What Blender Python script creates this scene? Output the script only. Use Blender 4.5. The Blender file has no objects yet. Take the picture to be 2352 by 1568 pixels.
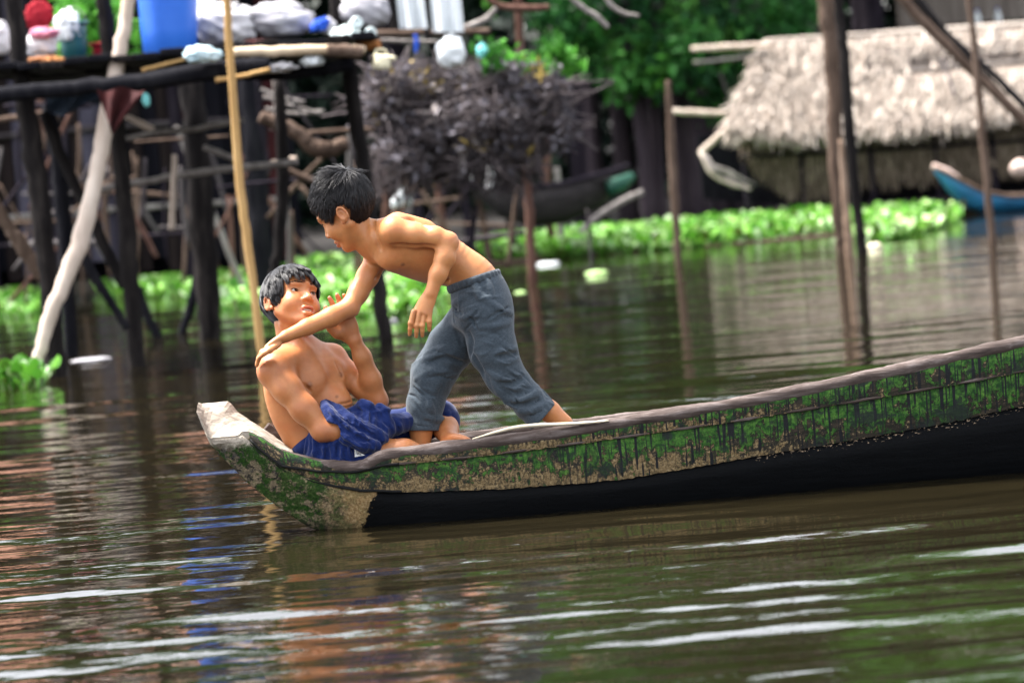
import bpy, math, random
import numpy as np
from mathutils import Vector, Matrix

random.seed(11)
RNG = np.random.default_rng(11)
R = math.radians
SC = bpy.context.scene
COL = SC.collection
A3 = lambda *v: np.array(v, dtype=np.float64)

# ------------------------------------------------------------------ camera
CAM = A3(0, -12.0, 1.15)
FPX = 8400.0            # focal length in pixels of a 2352 px wide picture
ROLL, PITCH = R(4.8), math.atan(409.6 / 8400.0)
FWD = A3(0, math.cos(PITCH), -math.sin(PITCH))
_R0, _U0 = A3(1, 0, 0), A3(0, math.sin(PITCH), math.cos(PITCH))
RV = math.cos(ROLL) * _R0 - math.sin(ROLL) * _U0      # right, up, towards the viewer
UV = math.sin(ROLL) * _R0 + math.cos(ROLL) * _U0
TV = -FWD

def ray(u, v):
    return FWD * FPX + RV * (u - 1176.0) + UV * (784.0 - v)

def W(u, v, y):
    """point seen at picture position (u, v) (2352 x 1568) standing on the plane Y = y"""
    d = ray(u, v)
    return CAM + d * ((y - CAM[1]) / d[1])

def onwater(u, v, z=0.0):
    d = ray(u, v)
    return CAM + d * ((z - CAM[2]) / d[2])

def VD(a, b, c):
    """direction from right / up / towards-viewer components"""
    d = RV * a + UV * b + TV * c
    return d / np.linalg.norm(d)

def unit(v):
    v = np.asarray(v, float)
    return v / max(np.linalg.norm(v), 1e-9)

cam_d = bpy.data.cameras.new('camera')
cam_d.lens = FPX / 2352.0 * 36.0
cam_d.sensor_width = 36.0
cam_d.clip_start, cam_d.clip_end = 0.1, 3000
cam_d.dof.use_dof = True
cam_d.dof.focus_distance = 12.05
cam_d.dof.aperture_fstop = 3.6
cam = bpy.data.objects.new('camera', cam_d)
COL.objects.link(cam)
M = Matrix(((RV[0], UV[0], TV[0], CAM[0]), (RV[1], UV[1], TV[1], CAM[1]),
            (RV[2], UV[2], TV[2], CAM[2]), (0, 0, 0, 1)))
cam.matrix_world = M
SC.camera = cam

# ------------------------------------------------------------------ scene objects
def tag(o, label=None, cat=None, group=None, kind=None):
    if label: o['label'] = label
    if cat: o['category'] = cat
    if group: o['group'] = group
    if kind: o['kind'] = kind
    return o

def empty(name, loc=(0, 0, 0), label=None, cat=None, group=None):
    o = bpy.data.objects.new(name, None)
    o.location = [float(x) for x in loc]
    o.empty_display_size = 0.1
    COL.objects.link(o)
    return tag(o, label, cat, group)

def rootloc(o):
    l = A3(0, 0, 0)
    while o is not None:
        l = l + np.array(o.location[:])
        o = o.parent
    return l

def mesh_obj(name, V, F, mat, parent=None, smooth=True, attrs=None, matidx=None):
    """V (n,3) world coordinates, F list of faces or an (m,k) int array"""
    V = np.asarray(V, dtype=np.float64)
    if parent is not None:
        V = V - rootloc(parent)
    me = bpy.data.meshes.new(name)
    if isinstance(F, np.ndarray):
        F = np.ascontiguousarray(F, dtype=np.int32)
        m, k = F.shape
        me.vertices.add(len(V)); me.vertices.foreach_set('co', V.astype(np.float32).ravel())
        me.loops.add(m * k); me.loops.foreach_set('vertex_index', F.ravel())
        me.polygons.add(m)
        me.polygons.foreach_set('loop_start', np.arange(0, m * k, k, dtype=np.int32))
        me.polygons.foreach_set('loop_total', np.full(m, k, dtype=np.int32))
        me.update(calc_edges=True)
        me.validate()
    else:
        me.from_pydata([tuple(v) for v in V], [], F)
        me.update()
    if smooth:
        me.polygons.foreach_set('use_smooth', np.ones(len(me.polygons), dtype=bool))
    if attrs:
        for nm, arr in attrs.items():
            a = me.attributes.new(nm, 'FLOAT_VECTOR', 'POINT')
            a.data.foreach_set('vector', np.asarray(arr, np.float32).ravel())
    mats = mat if isinstance(mat, (list, tuple)) else [mat]
    for mm in mats: me.materials.append(mm)
    if matidx is not None:
        me.polygons.foreach_set('material_index', np.asarray(matidx, np.int32))
    o = bpy.data.objects.new(name, me)
    COL.objects.link(o)
    if parent is not None: o.parent = parent
    return o

def copy_tree(o, parent=None):
    c = o.copy(); COL.objects.link(c); c.parent = parent
    for ch in list(o.children): copy_tree(ch, c)
    return c

# ------------------------------------------------------------------ mesh makers (return V, F)
def join(*parts):
    Vs, Fs, n = [], [], 0
    for V, F in parts:
        V = np.asarray(V, float)
        Vs.append(V)
        Fs += [tuple(int(i) + n for i in f) for f in F]
        n += len(V)
    return np.concatenate(Vs), Fs

def spline(P, n):
    """Catmull-Rom resample of a polyline (k,d) to n points"""
    P = np.asarray(P, float)
    if len(P) == 2:
        t = np.linspace(0, 1, n)[:, None]
        return P[0] * (1 - t) + P[1] * t
    Q = np.concatenate([[2 * P[0] - P[1]], P, [2 * P[-1] - P[-2]]])
    s = np.linspace(0, len(P) - 1, n)
    i = np.minimum(s.astype(int), len(P) - 2); t = (s - i)[:, None]
    p0, p1, p2, p3 = Q[i], Q[i + 1], Q[i + 2], Q[i + 3]
    return 0.5 * ((2 * p1) + (-p0 + p2) * t + (2 * p0 - 5 * p1 + 4 * p2 - p3) * t * t
                  + (-p0 + 3 * p1 - 3 * p2 + p3) * t ** 3)

def sweep(P, rad, seg=8, n=None, rough=0.0, flat=1.0, up=None, seed=0):
    """round (or flattened) tube along points, with an uneven surface"""
    P = np.asarray(P, float); rad = np.atleast_1d(np.asarray(rad, float))
    if n:
        rr = np.interp(np.linspace(0, 1, n), np.linspace(0, 1, len(rad)), rad) if len(rad) > 1 else np.full(n, rad[0])
        P = spline(P, n); rad = rr
    elif len(rad) == 1:
        rad = np.full(len(P), rad[0])
    g = np.random.default_rng(seed + int(abs(P).sum() * 1000) % 99991)
    T = np.gradient(P, axis=0); T /= np.maximum(np.linalg.norm(T, axis=1), 1e-9)[:, None]
    ref = unit(up) if up is not None else (A3(0, 0, 1) if abs(T[0][2]) < .8 else A3(0, 1, 0))
    V = []; N = len(P)
    ph = g.uniform(0, 6.28, 4)
    for i in range(N):
        a = unit(np.cross(T[i], ref)); b = np.cross(a, T[i])
        th = np.arange(seg) * 2 * math.pi / seg
        r = rad[i] * np.ones(seg)
        if rough:
            r = r * (1 + rough * (np.sin(th + ph[0] + i * .9) * .5 + np.sin(2 * th + ph[1] + i * .37) * .5 + g.normal(0, .35, seg)))
        V.append(P[i] + np.outer(np.cos(th) * r, a) + np.outer(np.sin(th) * r * flat, b))
    V = np.concatenate(V)
    F = []
    for i in range(N - 1):
        for j in range(seg):
            k = (j + 1) % seg
            F.append((i * seg + j, i * seg + k, (i + 1) * seg + k, (i + 1) * seg + j))
    F.append(tuple(range(seg - 1, -1, -1))); F.append(tuple(range((N - 1) * seg, N * seg)))
    return V, F

def loft(secs, closed=True, caps=True):
    """secs: list of (m,3) rings"""
    m = len(secs[0]); V = np.concatenate(secs); F = []
    for i in range(len(secs) - 1):
        for j in range(m if closed else m - 1):
            k = (j + 1) % m
            F.append((i * m + j, i * m + k, (i + 1) * m + k, (i + 1) * m + j))
    if caps and closed:
        F.append(tuple(range(m - 1, -1, -1))); F.append(tuple(range((len(secs) - 1) * m, len(secs) * m)))
    return V, F

def box(c, ax, half, bev=0.0, g=None, jit=0.0):
    """bevelled box: centre, 3 axes, half sizes"""
    c = np.asarray(c, float); ax = [unit(a) for a in ax]; h = np.asarray(half, float)
    b = min(bev if bev else min(h) * .12, min(h) * .49)
    V = []; idx = {}
    for sx in (-1, 1):
        for sy in (-1, 1):
            for sz in (-1, 1):
                for d in range(3):
                    s = [sx * h[0], sy * h[1], sz * h[2]]
                    for e in range(3):
                        if e != d: s[e] -= (sx, sy, sz)[e] * b
                    idx[(sx, sy, sz, d)] = len(V)
                    V.append(c + ax[0] * s[0] + ax[1] * s[1] + ax[2] * s[2])
    F = []
    for d in range(3):
        e, f = (d + 1) % 3, (d + 2) % 3
        for s in (-1, 1):
            q = []
            for (se, sf) in ((-1, -1), (1, -1), (1, 1), (-1, 1)):
                k = [0, 0, 0]; k[d] = s; k[e] = se; k[f] = sf
                q.append(idx[(k[0], k[1], k[2], d)])
            F.append(tuple(q if s > 0 else q[::-1]))
    for d in range(3):                       # edges
        e, f = (d + 1) % 3, (d + 2) % 3
        for se in (-1, 1):
            for sf in (-1, 1):
                q = []
                for s in (-1, 1):
                    k = [0, 0, 0]; k[d] = s; k[e] = se; k[f] = sf
                    q.append((idx[(*k, e)], idx[(*k, f)]))
                F.append((q[0][0], q[1][0], q[1][1], q[0][1]))
    for sx in (-1, 1):
        for sy in (-1, 1):
            for sz in (-1, 1):
                F.append(tuple(idx[(sx, sy, sz, d)] for d in range(3)))
    V = np.array(V)
    if jit: V = V + (g or RNG).normal(0, jit, V.shape)
    return V, F

def blob(c, rad, seg=24, rings=14, amp=.12, freq=4.0, seed=0, axes=None):
    """crumpled closed lump (sacks, bags)"""
    g = np.random.default_rng(seed)
    ks = g.normal(0, freq, (14, 3)); ph = g.uniform(0, 6.28, 14)
    D = []
    for i in range(rings + 1):
        t = math.pi * i / rings
        for j in range(seg):
            p = 2 * math.pi * j / seg
            D.append((math.sin(t) * math.cos(p), math.sin(t) * math.sin(p), math.cos(t)))
    D = np.array(D)
    n = np.zeros(len(D))
    for k in range(14): n += np.abs(np.sin(D @ ks[k] + ph[k])) - .6
    r = 1 + amp * n / 2.2
    P = D * r[:, None] * np.asarray(rad, float)
    if axes is not None: P = P @ np.array([unit(a) for a in axes])
    V = P + np.asarray(c, float)
    F = []
    for i in range(rings):
        for j in range(seg):
            k = (j + 1) % seg
            F.append((i * seg + j, (i + 1) * seg + j, (i + 1) * seg + k, i * seg + k))
    return V, F

# ------------------------------------------------------------------ materials
def nodes_of(name):
    m = bpy.data.materials.new(name); m.use_nodes = True
    nt = m.node_tree; b = nt.nodes['Principled BSDF']
    return m, nt, b

def N(nt, t, **kw):
    n = nt.nodes.new(t)
    for k, v in kw.items():
        if k.startswith('i_'):
            n.inputs[k[2:].replace('_', ' ')].default_value = v
        else: setattr(n, k, v)
    return n

def ramp(nt, fac, stops, interp='LINEAR'):
    r = nt.nodes.new('ShaderNodeValToRGB'); r.color_ramp.interpolation = interp
    el = r.color_ramp.elements
    while len(el) > 1: el.remove(el[-1])
    for i, (p, c) in enumerate(stops):
        e = el[0] if i == 0 else el.new(p)
        e.position = p; e.color = (*c, 1) if len(c) == 3 else c
    nt.links.new(fac, r.inputs[0])
    return r.outputs[0]

def mixc(nt, fac, a, b, mode='MIX'):
    n = nt.nodes.new('ShaderNodeMix'); n.data_type = 'RGBA'; n.blend_type = mode
    for s, v in ((n.inputs[0], fac), (n.inputs[6], a), (n.inputs[7], b)):
        if isinstance(v, (int, float)): s.default_value = v
        elif isinstance(v, tuple): s.default_value = (*v, 1) if len(v) == 3 else v
        else: nt.links.new(v, s)
    return n.outputs[2]

def mathn(nt, op, a, b=None, c=None, clamp=False):
    n = nt.nodes.new('ShaderNodeMath'); n.operation = op; n.use_clamp = clamp
    for s, v in zip(n.inputs, (a, b, c)):
        if v is None: continue
        if isinstance(v, (int, float)): s.default_value = v
        else: nt.links.new(v, s)
    return n.outputs[0]

def noise(nt, vec, scale, detail=5, rough=.6, stretch=None, dist=0.0):
    if stretch is not None:
        mp = nt.nodes.new('ShaderNodeMapping'); mp.inputs['Scale'].default_value = stretch
        nt.links.new(vec, mp.inputs[0]); vec = mp.outputs[0]
    n = nt.nodes.new('ShaderNodeTexNoise')
    n.inputs['Scale'].default_value = scale; n.inputs['Detail'].default_value = detail
    n.inputs['Roughness'].default_value = rough; n.inputs['Distortion'].default_value = dist
    nt.links.new(vec, n.inputs['Vector'])
    return n.outputs[0]

def bump(nt, b, h, strength=.4, dist=.01):
    n = nt.nodes.new('ShaderNodeBump'); n.inputs['Strength'].default_value = strength
    n.inputs['Distance'].default_value = dist
    nt.links.new(h, n.inputs['Height']); nt.links.new(n.outputs[0], b.inputs['Normal'])

def objco(nt):
    return nt.nodes.new('ShaderNodeTexCoord').outputs['Object']

def attr(nt, name):
    n = nt.nodes.new('ShaderNodeAttribute'); n.attribute_name = name
    return n

def simple(name, stops, scale=8, rough=.8, bumpd=.004, stretch=None, detail=6, spec=.3, per_obj=0.0, trans=0.0):
    """a noise between several tones of the thing's own colour"""
    m, nt, b = nodes_of(name)
    co = objco(nt)
    f = noise(nt, co, scale, detail, .65, stretch)
    k = len(stops)
    c = ramp(nt, f, [(.28 + .44 * i / max(k - 1, 1), s) for i, s in enumerate(stops)])
    if per_obj:
        oi = nt.nodes.new('ShaderNodeObjectInfo')
        h = nt.nodes.new('ShaderNodeHueSaturation'); nt.links.new(c, h.inputs['Color'])
        nt.links.new(mathn(nt, 'MULTIPLY_ADD', oi.outputs['Random'], per_obj * 2, 1 - per_obj), h.inputs['Value'])
        c = h.outputs[0]
    nt.links.new(c, b.inputs['Base Color'])
    b.inputs['Roughness'].default_value = rough
    b.inputs['Specular IOR Level'].default_value = spec
    if bumpd: bump(nt, b, f, .7, bumpd)
    return m

# ------------------------------------------------------------------ signed-distance modelling
class Field:
    BIG = 0.06
    def __init__(s, lo, hi, h):
        s.lo = np.asarray(lo, float); s.h = h
        s.n = np.ceil((np.asarray(hi, float) - s.lo) / h).astype(int) + 1
        s.f = np.full(s.n, s.BIG, np.float32)
    def reg(s, lo, hi):
        a = np.clip(np.floor((np.asarray(lo) - s.lo) / s.h).astype(int), 0, s.n - 1)
        b = np.clip(np.ceil((np.asarray(hi) - s.lo) / s.h).astype(int) + 1, 1, s.n)
        b = np.maximum(b, a + 1)
        sl = tuple(slice(a[i], b[i]) for i in range(3))
        X = (s.lo[0] + s.h * np.arange(a[0], b[0])).astype(np.float32)[:, None, None]
        Y = (s.lo[1] + s.h * np.arange(a[1], b[1])).astype(np.float32)[None, :, None]
        Z = (s.lo[2] + s.h * np.arange(a[2], b[2])).astype(np.float32)[None, None, :]
        return sl, X, Y, Z
    def comb(s, sl, d, k, op='add'):
        a = s.f[sl]; k = max(k, 1e-4)
        if op == 'sub': a, d, sg = -a, d, -1
        else: sg = 1
        h = np.clip(.5 + .5 * (a - d) / k, 0, 1)
        s.f[sl] = sg * (a * (1 - h) + d * h - k * h * (1 - h))
    def cone(s, a, b, ra, rb, k=.012, op='add'):
        a = np.asarray(a, float); b = np.asarray(b, float); m = max(ra, rb) + .03 + k
        sl, X, Y, Z = s.reg(np.minimum(a, b) - m, np.maximum(a, b) + m)
        ab = b - a; L2 = max(ab @ ab, 1e-9)
        px, py, pz = X - a[0], Y - a[1], Z - a[2]
        t = np.clip((px * ab[0] + py * ab[1] + pz * ab[2]) / L2, 0, 1)
        d = np.sqrt((px - t * ab[0]) ** 2 + (py - t * ab[1]) ** 2 + (pz - t * ab[2]) ** 2) - (ra + (rb - ra) * t)
        s.comb(sl, d, k, op)
    def chain(s, P, r, k=.012, op='add'):
        for i in range(len(P) - 1): s.cone(P[i], P[i + 1], r[i], r[i + 1], k, op)
    def ell(s, c, r, ax=None, k=.015, op='add'):
        c = np.asarray(c, float); r = np.asarray(r, float); m = max(r) + .03 + k
        sl, X, Y, Z = s.reg(c - m, c + m)
        ax = np.eye(3) if ax is None else np.array(ax)
        px, py, pz = X - c[0], Y - c[1], Z - c[2]
        k0 = 0; k1 = 0
        for i in range(3):
            q = px * ax[i][0] + py * ax[i][1] + pz * ax[i][2]
            k0 = k0 + (q / r[i]) ** 2; k1 = k1 + (q / r[i] ** 2) ** 2
        k0 = np.sqrt(k0); d = k0 * (k0 - 1) / np.maximum(np.sqrt(k1), 1e-6)
        s.comb(sl, d, k, op)
    def tube(s, P, Wd, Dp, side, k=.015, cap=.7):
        """elliptical body along P; half-widths Wd along `side`, half-depths Dp across it"""
        P = np.asarray(P, float); n = len(P)
        side = np.asarray(side, float)
        if side.ndim == 1: side = np.repeat(side[None], n, 0)
        if n > 2:
            m_ = (n - 1) * 4 + 1
            P = spline(P, m_); side = spline(side, m_); Wd = spline(np.array(Wd)[:, None], m_)[:, 0]; Dp = spline(np.array(Dp)[:, None], m_)[:, 0]; n = m_
        m = max(max(Wd), max(Dp)) + .03 + k
        sl, X, Y, Z = s.reg(P.min(0) - m, P.max(0) + m)
        best = np.full(s.f[sl].shape, 1.0, np.float32)
        for i in range(n - 1):
            a, b = P[i], P[i + 1]; ab = b - a; L = np.linalg.norm(ab); ax = ab / L
            px, py, pz = X - a[0], Y - a[1], Z - a[2]
            t = np.clip((px * ax[0] + py * ax[1] + pz * ax[2]) / L, 0, 1)
            vx, vy, vz = px - t * ab[0], py - t * ab[1], pz - t * ab[2]
            sd = unit(side[i] + side[i + 1]); sd = unit(sd - ax * (sd @ ax)); nn = np.cross(ax, sd)
            rx = Wd[i] + (Wd[i + 1] - Wd[i]) * t; ry = Dp[i] + (Dp[i + 1] - Dp[i]) * t
            rz = np.minimum(rx, ry) * cap
            x = vx * sd[0] + vy * sd[1] + vz * sd[2]
            y = vx * nn[0] + vy * nn[1] + vz * nn[2]
            z = vx * ax[0] + vy * ax[1] + vz * ax[2]
            k0 = np.sqrt((x / rx) ** 2 + (y / ry) ** 2 + (z / rz) ** 2)
            k1 = np.sqrt((x / rx ** 2) ** 2 + (y / ry ** 2) ** 2 + (z / rz ** 2) ** 2)
            best = np.minimum(best, k0 * (k0 - 1) / np.maximum(k1, 1e-6))
        s.comb(sl, best, k)
    def cut(s, p, n, rad):
        """remove everything on the +n side of the plane through p, inside a ball of radius rad"""
        p = np.asarray(p, float); n = unit(n)
        sl, X, Y, Z = s.reg(p - rad, p + rad)
        d = (X - p[0]) * n[0] + (Y - p[1]) * n[1] + (Z - p[2]) * n[2]
        inb = (X - p[0]) ** 2 + (Y - p[1]) ** 2 + (Z - p[2]) ** 2 < rad * rad
        s.f[sl] = np.where(inb, np.maximum(s.f[sl], d), s.f[sl])
    def wrinkle(s, lo, hi, amp, freq, seed=0, stretch=(1, 1, 1), ridged=True):
        sl, X, Y, Z = s.reg(lo, hi)
        g = np.random.default_rng(seed)
        out = 0
        for j in range(5):
            kv = g.normal(0, 1, 3) * np.array(stretch); kv = kv / np.linalg.norm(kv) * freq * (.6 + .35 * j)
            kw = g.normal(0, 1, 3) * freq * .5; p1, p2 = g.uniform(0, 6.28, 2)
            q = X * kv[0] + Y * kv[1] + Z * kv[2] + p1 + 1.2 * np.sin(X * kw[0] + Y * kw[1] + Z * kw[2] + p2)
            w = np.sin(q); w = (1 - 2 * np.abs(w)) if ridged else w
            out = out + w * (.8 ** j)
        # fade at the region's border
        fx = [np.clip(np.minimum(c - l, h - c) / (.25 * (h - l)), 0, 1) for c, l, h in zip((X, Y, Z), lo, hi)]
        s.f[sl] = s.f[sl] - amp / 2.5 * out * fx[0] * fx[1] * fx[2]
    def val(s, P):
        q = (np.atleast_2d(P) - s.lo) / s.h
        i = np.clip(np.floor(q).astype(int), 0, s.n - 2); t = np.clip(q - i, 0, 1)
        r = 0
        for dx in (0, 1):
            for dy in (0, 1):
                for dz in (0, 1):
                    w = (t[:, 0] if dx else 1 - t[:, 0]) * (t[:, 1] if dy else 1 - t[:, 1]) * (t[:, 2] if dz else 1 - t[:, 2])
                    r = r + w * s.f[i[:, 0] + dx, i[:, 1] + dy, i[:, 2] + dz]
        return r
    def hit(s, u, v):
        """first surface point met along the line of sight through (u, v)"""
        d = unit(ray(u, v))
        hi = s.lo + s.h * (s.n - 1)
        t0 = (s.lo[1] - CAM[1]) / d[1]; t1 = (hi[1] - CAM[1]) / d[1]
        t = np.arange(t0, t1, s.h * .5)
        P = CAM + d * t[:, None]
        w = s.val(P); i = np.nonzero(w < 0)[0]
        if len(i) == 0:
            return P[np.argmin(w)]
        return P[i[0]]
    def mesh(s):
        f = s.f; h = s.h
        ins = f < 0
        nx, ny, nz = s.n
        cnt = np.zeros((nx - 1, ny - 1, nz - 1), np.uint8)
        for dx in (0, 1):
            for dy in (0, 1):
                for dz in (0, 1):
                    cnt += ins[dx:nx - 1 + dx, dy:ny - 1 + dy, dz:nz - 1 + dz]
        act = np.argwhere((cnt > 0) & (cnt < 8))
        vid = np.full((nx - 1, ny - 1, nz - 1), -1, np.int32)
        vid[act[:, 0], act[:, 1], act[:, 2]] = np.arange(len(act))
        acc = np.zeros((len(act), 3)); c = np.zeros(len(act))
        corners = [(0, 0, 0), (1, 0, 0), (0, 1, 0), (1, 1, 0), (0, 0, 1), (1, 0, 1), (0, 1, 1), (1, 1, 1)]
        val = [f[act[:, 0] + o[0], act[:, 1] + o[1], act[:, 2] + o[2]] for o in corners]
        for a in range(8):
            for b in range(a + 1, 8):
                if sum(abs(corners[a][i] - corners[b][i]) for i in range(3)) != 1: continue
                va, vb = val[a], val[b]; m = (va < 0) != (vb < 0)
                t = np.where(m, va / np.where(m, va - vb, 1), 0)
                p = np.array(corners[a])[None] + t[:, None] * (np.array(corners[b]) - np.array(corners[a]))[None]
                acc[m] += p[m]; c[m] += 1
        V = s.lo + h * (act + acc / c[:, None])
        F = []
        for ax in range(3):
            o1, o2 = (ax + 1) % 3, (ax + 2) % 3
            sa = [slice(None)] * 3; sb = [slice(None)] * 3
            sa[ax] = slice(0, -1); sb[ax] = slice(1, None)
            A, B = ins[tuple(sa)], ins[tuple(sb)]
            e = np.argwhere(A != B)
            e = e[(e[:, o1] > 0) & (e[:, o2] > 0) & (e[:, o1] < s.n[o1] - 1) & (e[:, o2] < s.n[o2] - 1)]
            fl = A[e[:, 0], e[:, 1], e[:, 2]]
            q = []
            for (d1, d2) in ((0, 0), (-1, 0), (-1, -1), (0, -1)):
                k = e.copy(); k[:, o1] += d1; k[:, o2] += d2
                q.append(vid[k[:, 0], k[:, 1], k[:, 2]])
            q = np.stack(q, 1)
            q[~fl] = q[~fl][:, ::-1]
            F.append(q)
        F = np.concatenate(F)
        F = F[(F >= 0).all(1)]
        return V, F

def relax(V, F, it=2, lam=.5):
    """a little Laplacian smoothing of a quad mesh"""
    n = len(V)
    e = np.concatenate([F[:, [0, 1]], F[:, [1, 2]], F[:, [2, 3]], F[:, [3, 0]]])
    deg = np.bincount(e[:, 0], minlength=n) + np.bincount(e[:, 1], minlength=n)
    for _ in range(it):
        S = np.zeros_like(V)
        for d in range(3):
            S[:, d] = np.bincount(e[:, 0], V[e[:, 1], d], n) + np.bincount(e[:, 1], V[e[:, 0], d], n)
        V = V + lam * (S / np.maximum(deg, 1)[:, None] - V)
    return V
# ================================================================== PEOPLE
DY = 0.10
q = lambda u, v, y=0.0: W(u, v, y + DY)
VOX = 0.0027

def skin_mat(name, base, dark):
    m, nt, b = nodes_of(name)
    at = attr(nt, 'tint'); sep = nt.nodes.new('ShaderNodeSeparateXYZ'); nt.links.new(at.outputs['Vector'], sep.inputs[0])
    co = objco(nt)
    f = noise(nt, co, 9, 4, .6)
    c = ramp(nt, f, [(.35, dark), (.65, base)])
    f2 = ramp(nt, noise(nt, co, 48, 5, .7), [(.42, (0,) * 3), (.75, (1,) * 3)])
    c = mixc(nt, mathn(nt, 'MULTIPLY', f2, .32), c, tuple(x * .55 for x in base))
    f4 = ramp(nt, noise(nt, co, 15, 5, .65, None, .4), [(.44, (0,) * 3), (.68, (1,) * 3)])
    c = mixc(nt, mathn(nt, 'MULTIPLY', f4, .30), c, tuple(x * y for x, y in zip(base, (.86, .55, .50))))
    c = mixc(nt, sep.outputs[0], c, (.36, .09, .07))          # lips
    c = mixc(nt, sep.outputs[1], c, (.40, .15, .09))          # reddened knuckles, ears, elbows
    c = mixc(nt, sep.outputs[2], c, (.055, .02, .012))        # nipples, navel, brows
    nt.links.new(c, b.inputs['Base Color'])
    rr = ramp(nt, noise(nt, co, 40, 5, .65), [(.3, (.40,) * 3), (.7, (.54,) * 3)]); nt.links.new(rr, b.inputs['Roughness'])
    b.inputs['Specular IOR Level'].default_value = .45
    b.inputs['Subsurface Weight'].default_value = .18
    b.inputs['Subsurface Radius'].default_value = (1.0, .35, .18)
    b.inputs['Subsurface Scale'].default_value = .012
    f3 = noise(nt, co, 260, 2, .5)
    bump(nt, b, f3, .12, .0012)
    return m

def hair_mat():
    m, nt, b = nodes_of('black_hair')
    co = objco(nt)
    f = noise(nt, co, 40, 3)
    nt.links.new(ramp(nt, f, [(.3, (.006, .006, .008)), (.7, (.022, .019, .02))]), b.inputs['Base Color'])
    b.inputs['Roughness'].default_value = .40
    b.inputs['Specular IOR Level'].default_value = .32
    return m

def cloth_mat(name, c1, c2, weave=700, rough=.95, spec=.12, heather=.35):
    m, nt, b = nodes_of(name)
    co = objco(nt)
    f = noise(nt, co, 130, 4, .75, (1, 1, 2.2))
    g = noise(nt, co, 7, 4, .6)
    c = ramp(nt, f, [(.3, c1), (.7, c2)])
    c = mixc(nt, mathn(nt, 'MULTIPLY', g, heather), c, tuple(x * .55 for x in c1))
    nt.links.new(c, b.inputs['Base Color'])
    b.inputs['Roughness'].default_value = rough
    b.inputs['Specular IOR Level'].default_value = spec
    b.inputs['Sheen Weight'].default_value = .15
    w = noise(nt, co, weave, 2, .5)
    w2 = noise(nt, co, 45, 4, .6)
    bump(nt, b, mathn(nt, 'ADD', mathn(nt, 'MULTIPLY', w, .12), w2), .35, .004)
    return m

SKIN_A = skin_mat('warm_brown_skin', (.51, .220, .082), (.43, .170, .058))
SKIN_B = skin_mat('tanned_brown_skin', (.45, .178, .064), (.365, .132, .045))
HAIR = hair_mat()
GREY = cloth_mat('slate_grey_jersey', (.027, .038, .051), (.085, .107, .130), heather=.5)
GREYD = cloth_mat('dark_slate_elastic', (.035, .045, .058), (.07, .085, .1))
NAVY = cloth_mat('navy_cotton', (.003, .009, .058), (.009, .024, .115), heather=.3)
WHITE = simple('white_print', [(.75, .75, .75), (.85, .85, .84)], 30, .7, 0)

def eye_mat():
    m, nt, b = nodes_of('eyeball')
    at = attr(nt, 'tint'); sep = nt.nodes.new('ShaderNodeSeparateXYZ'); nt.links.new(at.outputs['Vector'], sep.inputs[0])
    c = ramp(nt, sep.outputs[0], [(0, (.006, .004, .003)), (.40, (.006, .004, .003)), (.44, (.05, .022, .010)),
                                  (.93, (.03, .012, .006)), (1.0, (.46, .44, .42))])
    nt.links.new(c, b.inputs['Base Color']); b.inputs['Roughness'].default_value = .12
    return m
EYE = eye_mat()
BROW = simple('brow_hair', [(.012, .008, .006), (.025, .017, .012)], 60, .7, 0)
TOOTH = simple('teeth', [(.62, .58, .50), (.72, .69, .62)], 40, .3, 0)

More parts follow.
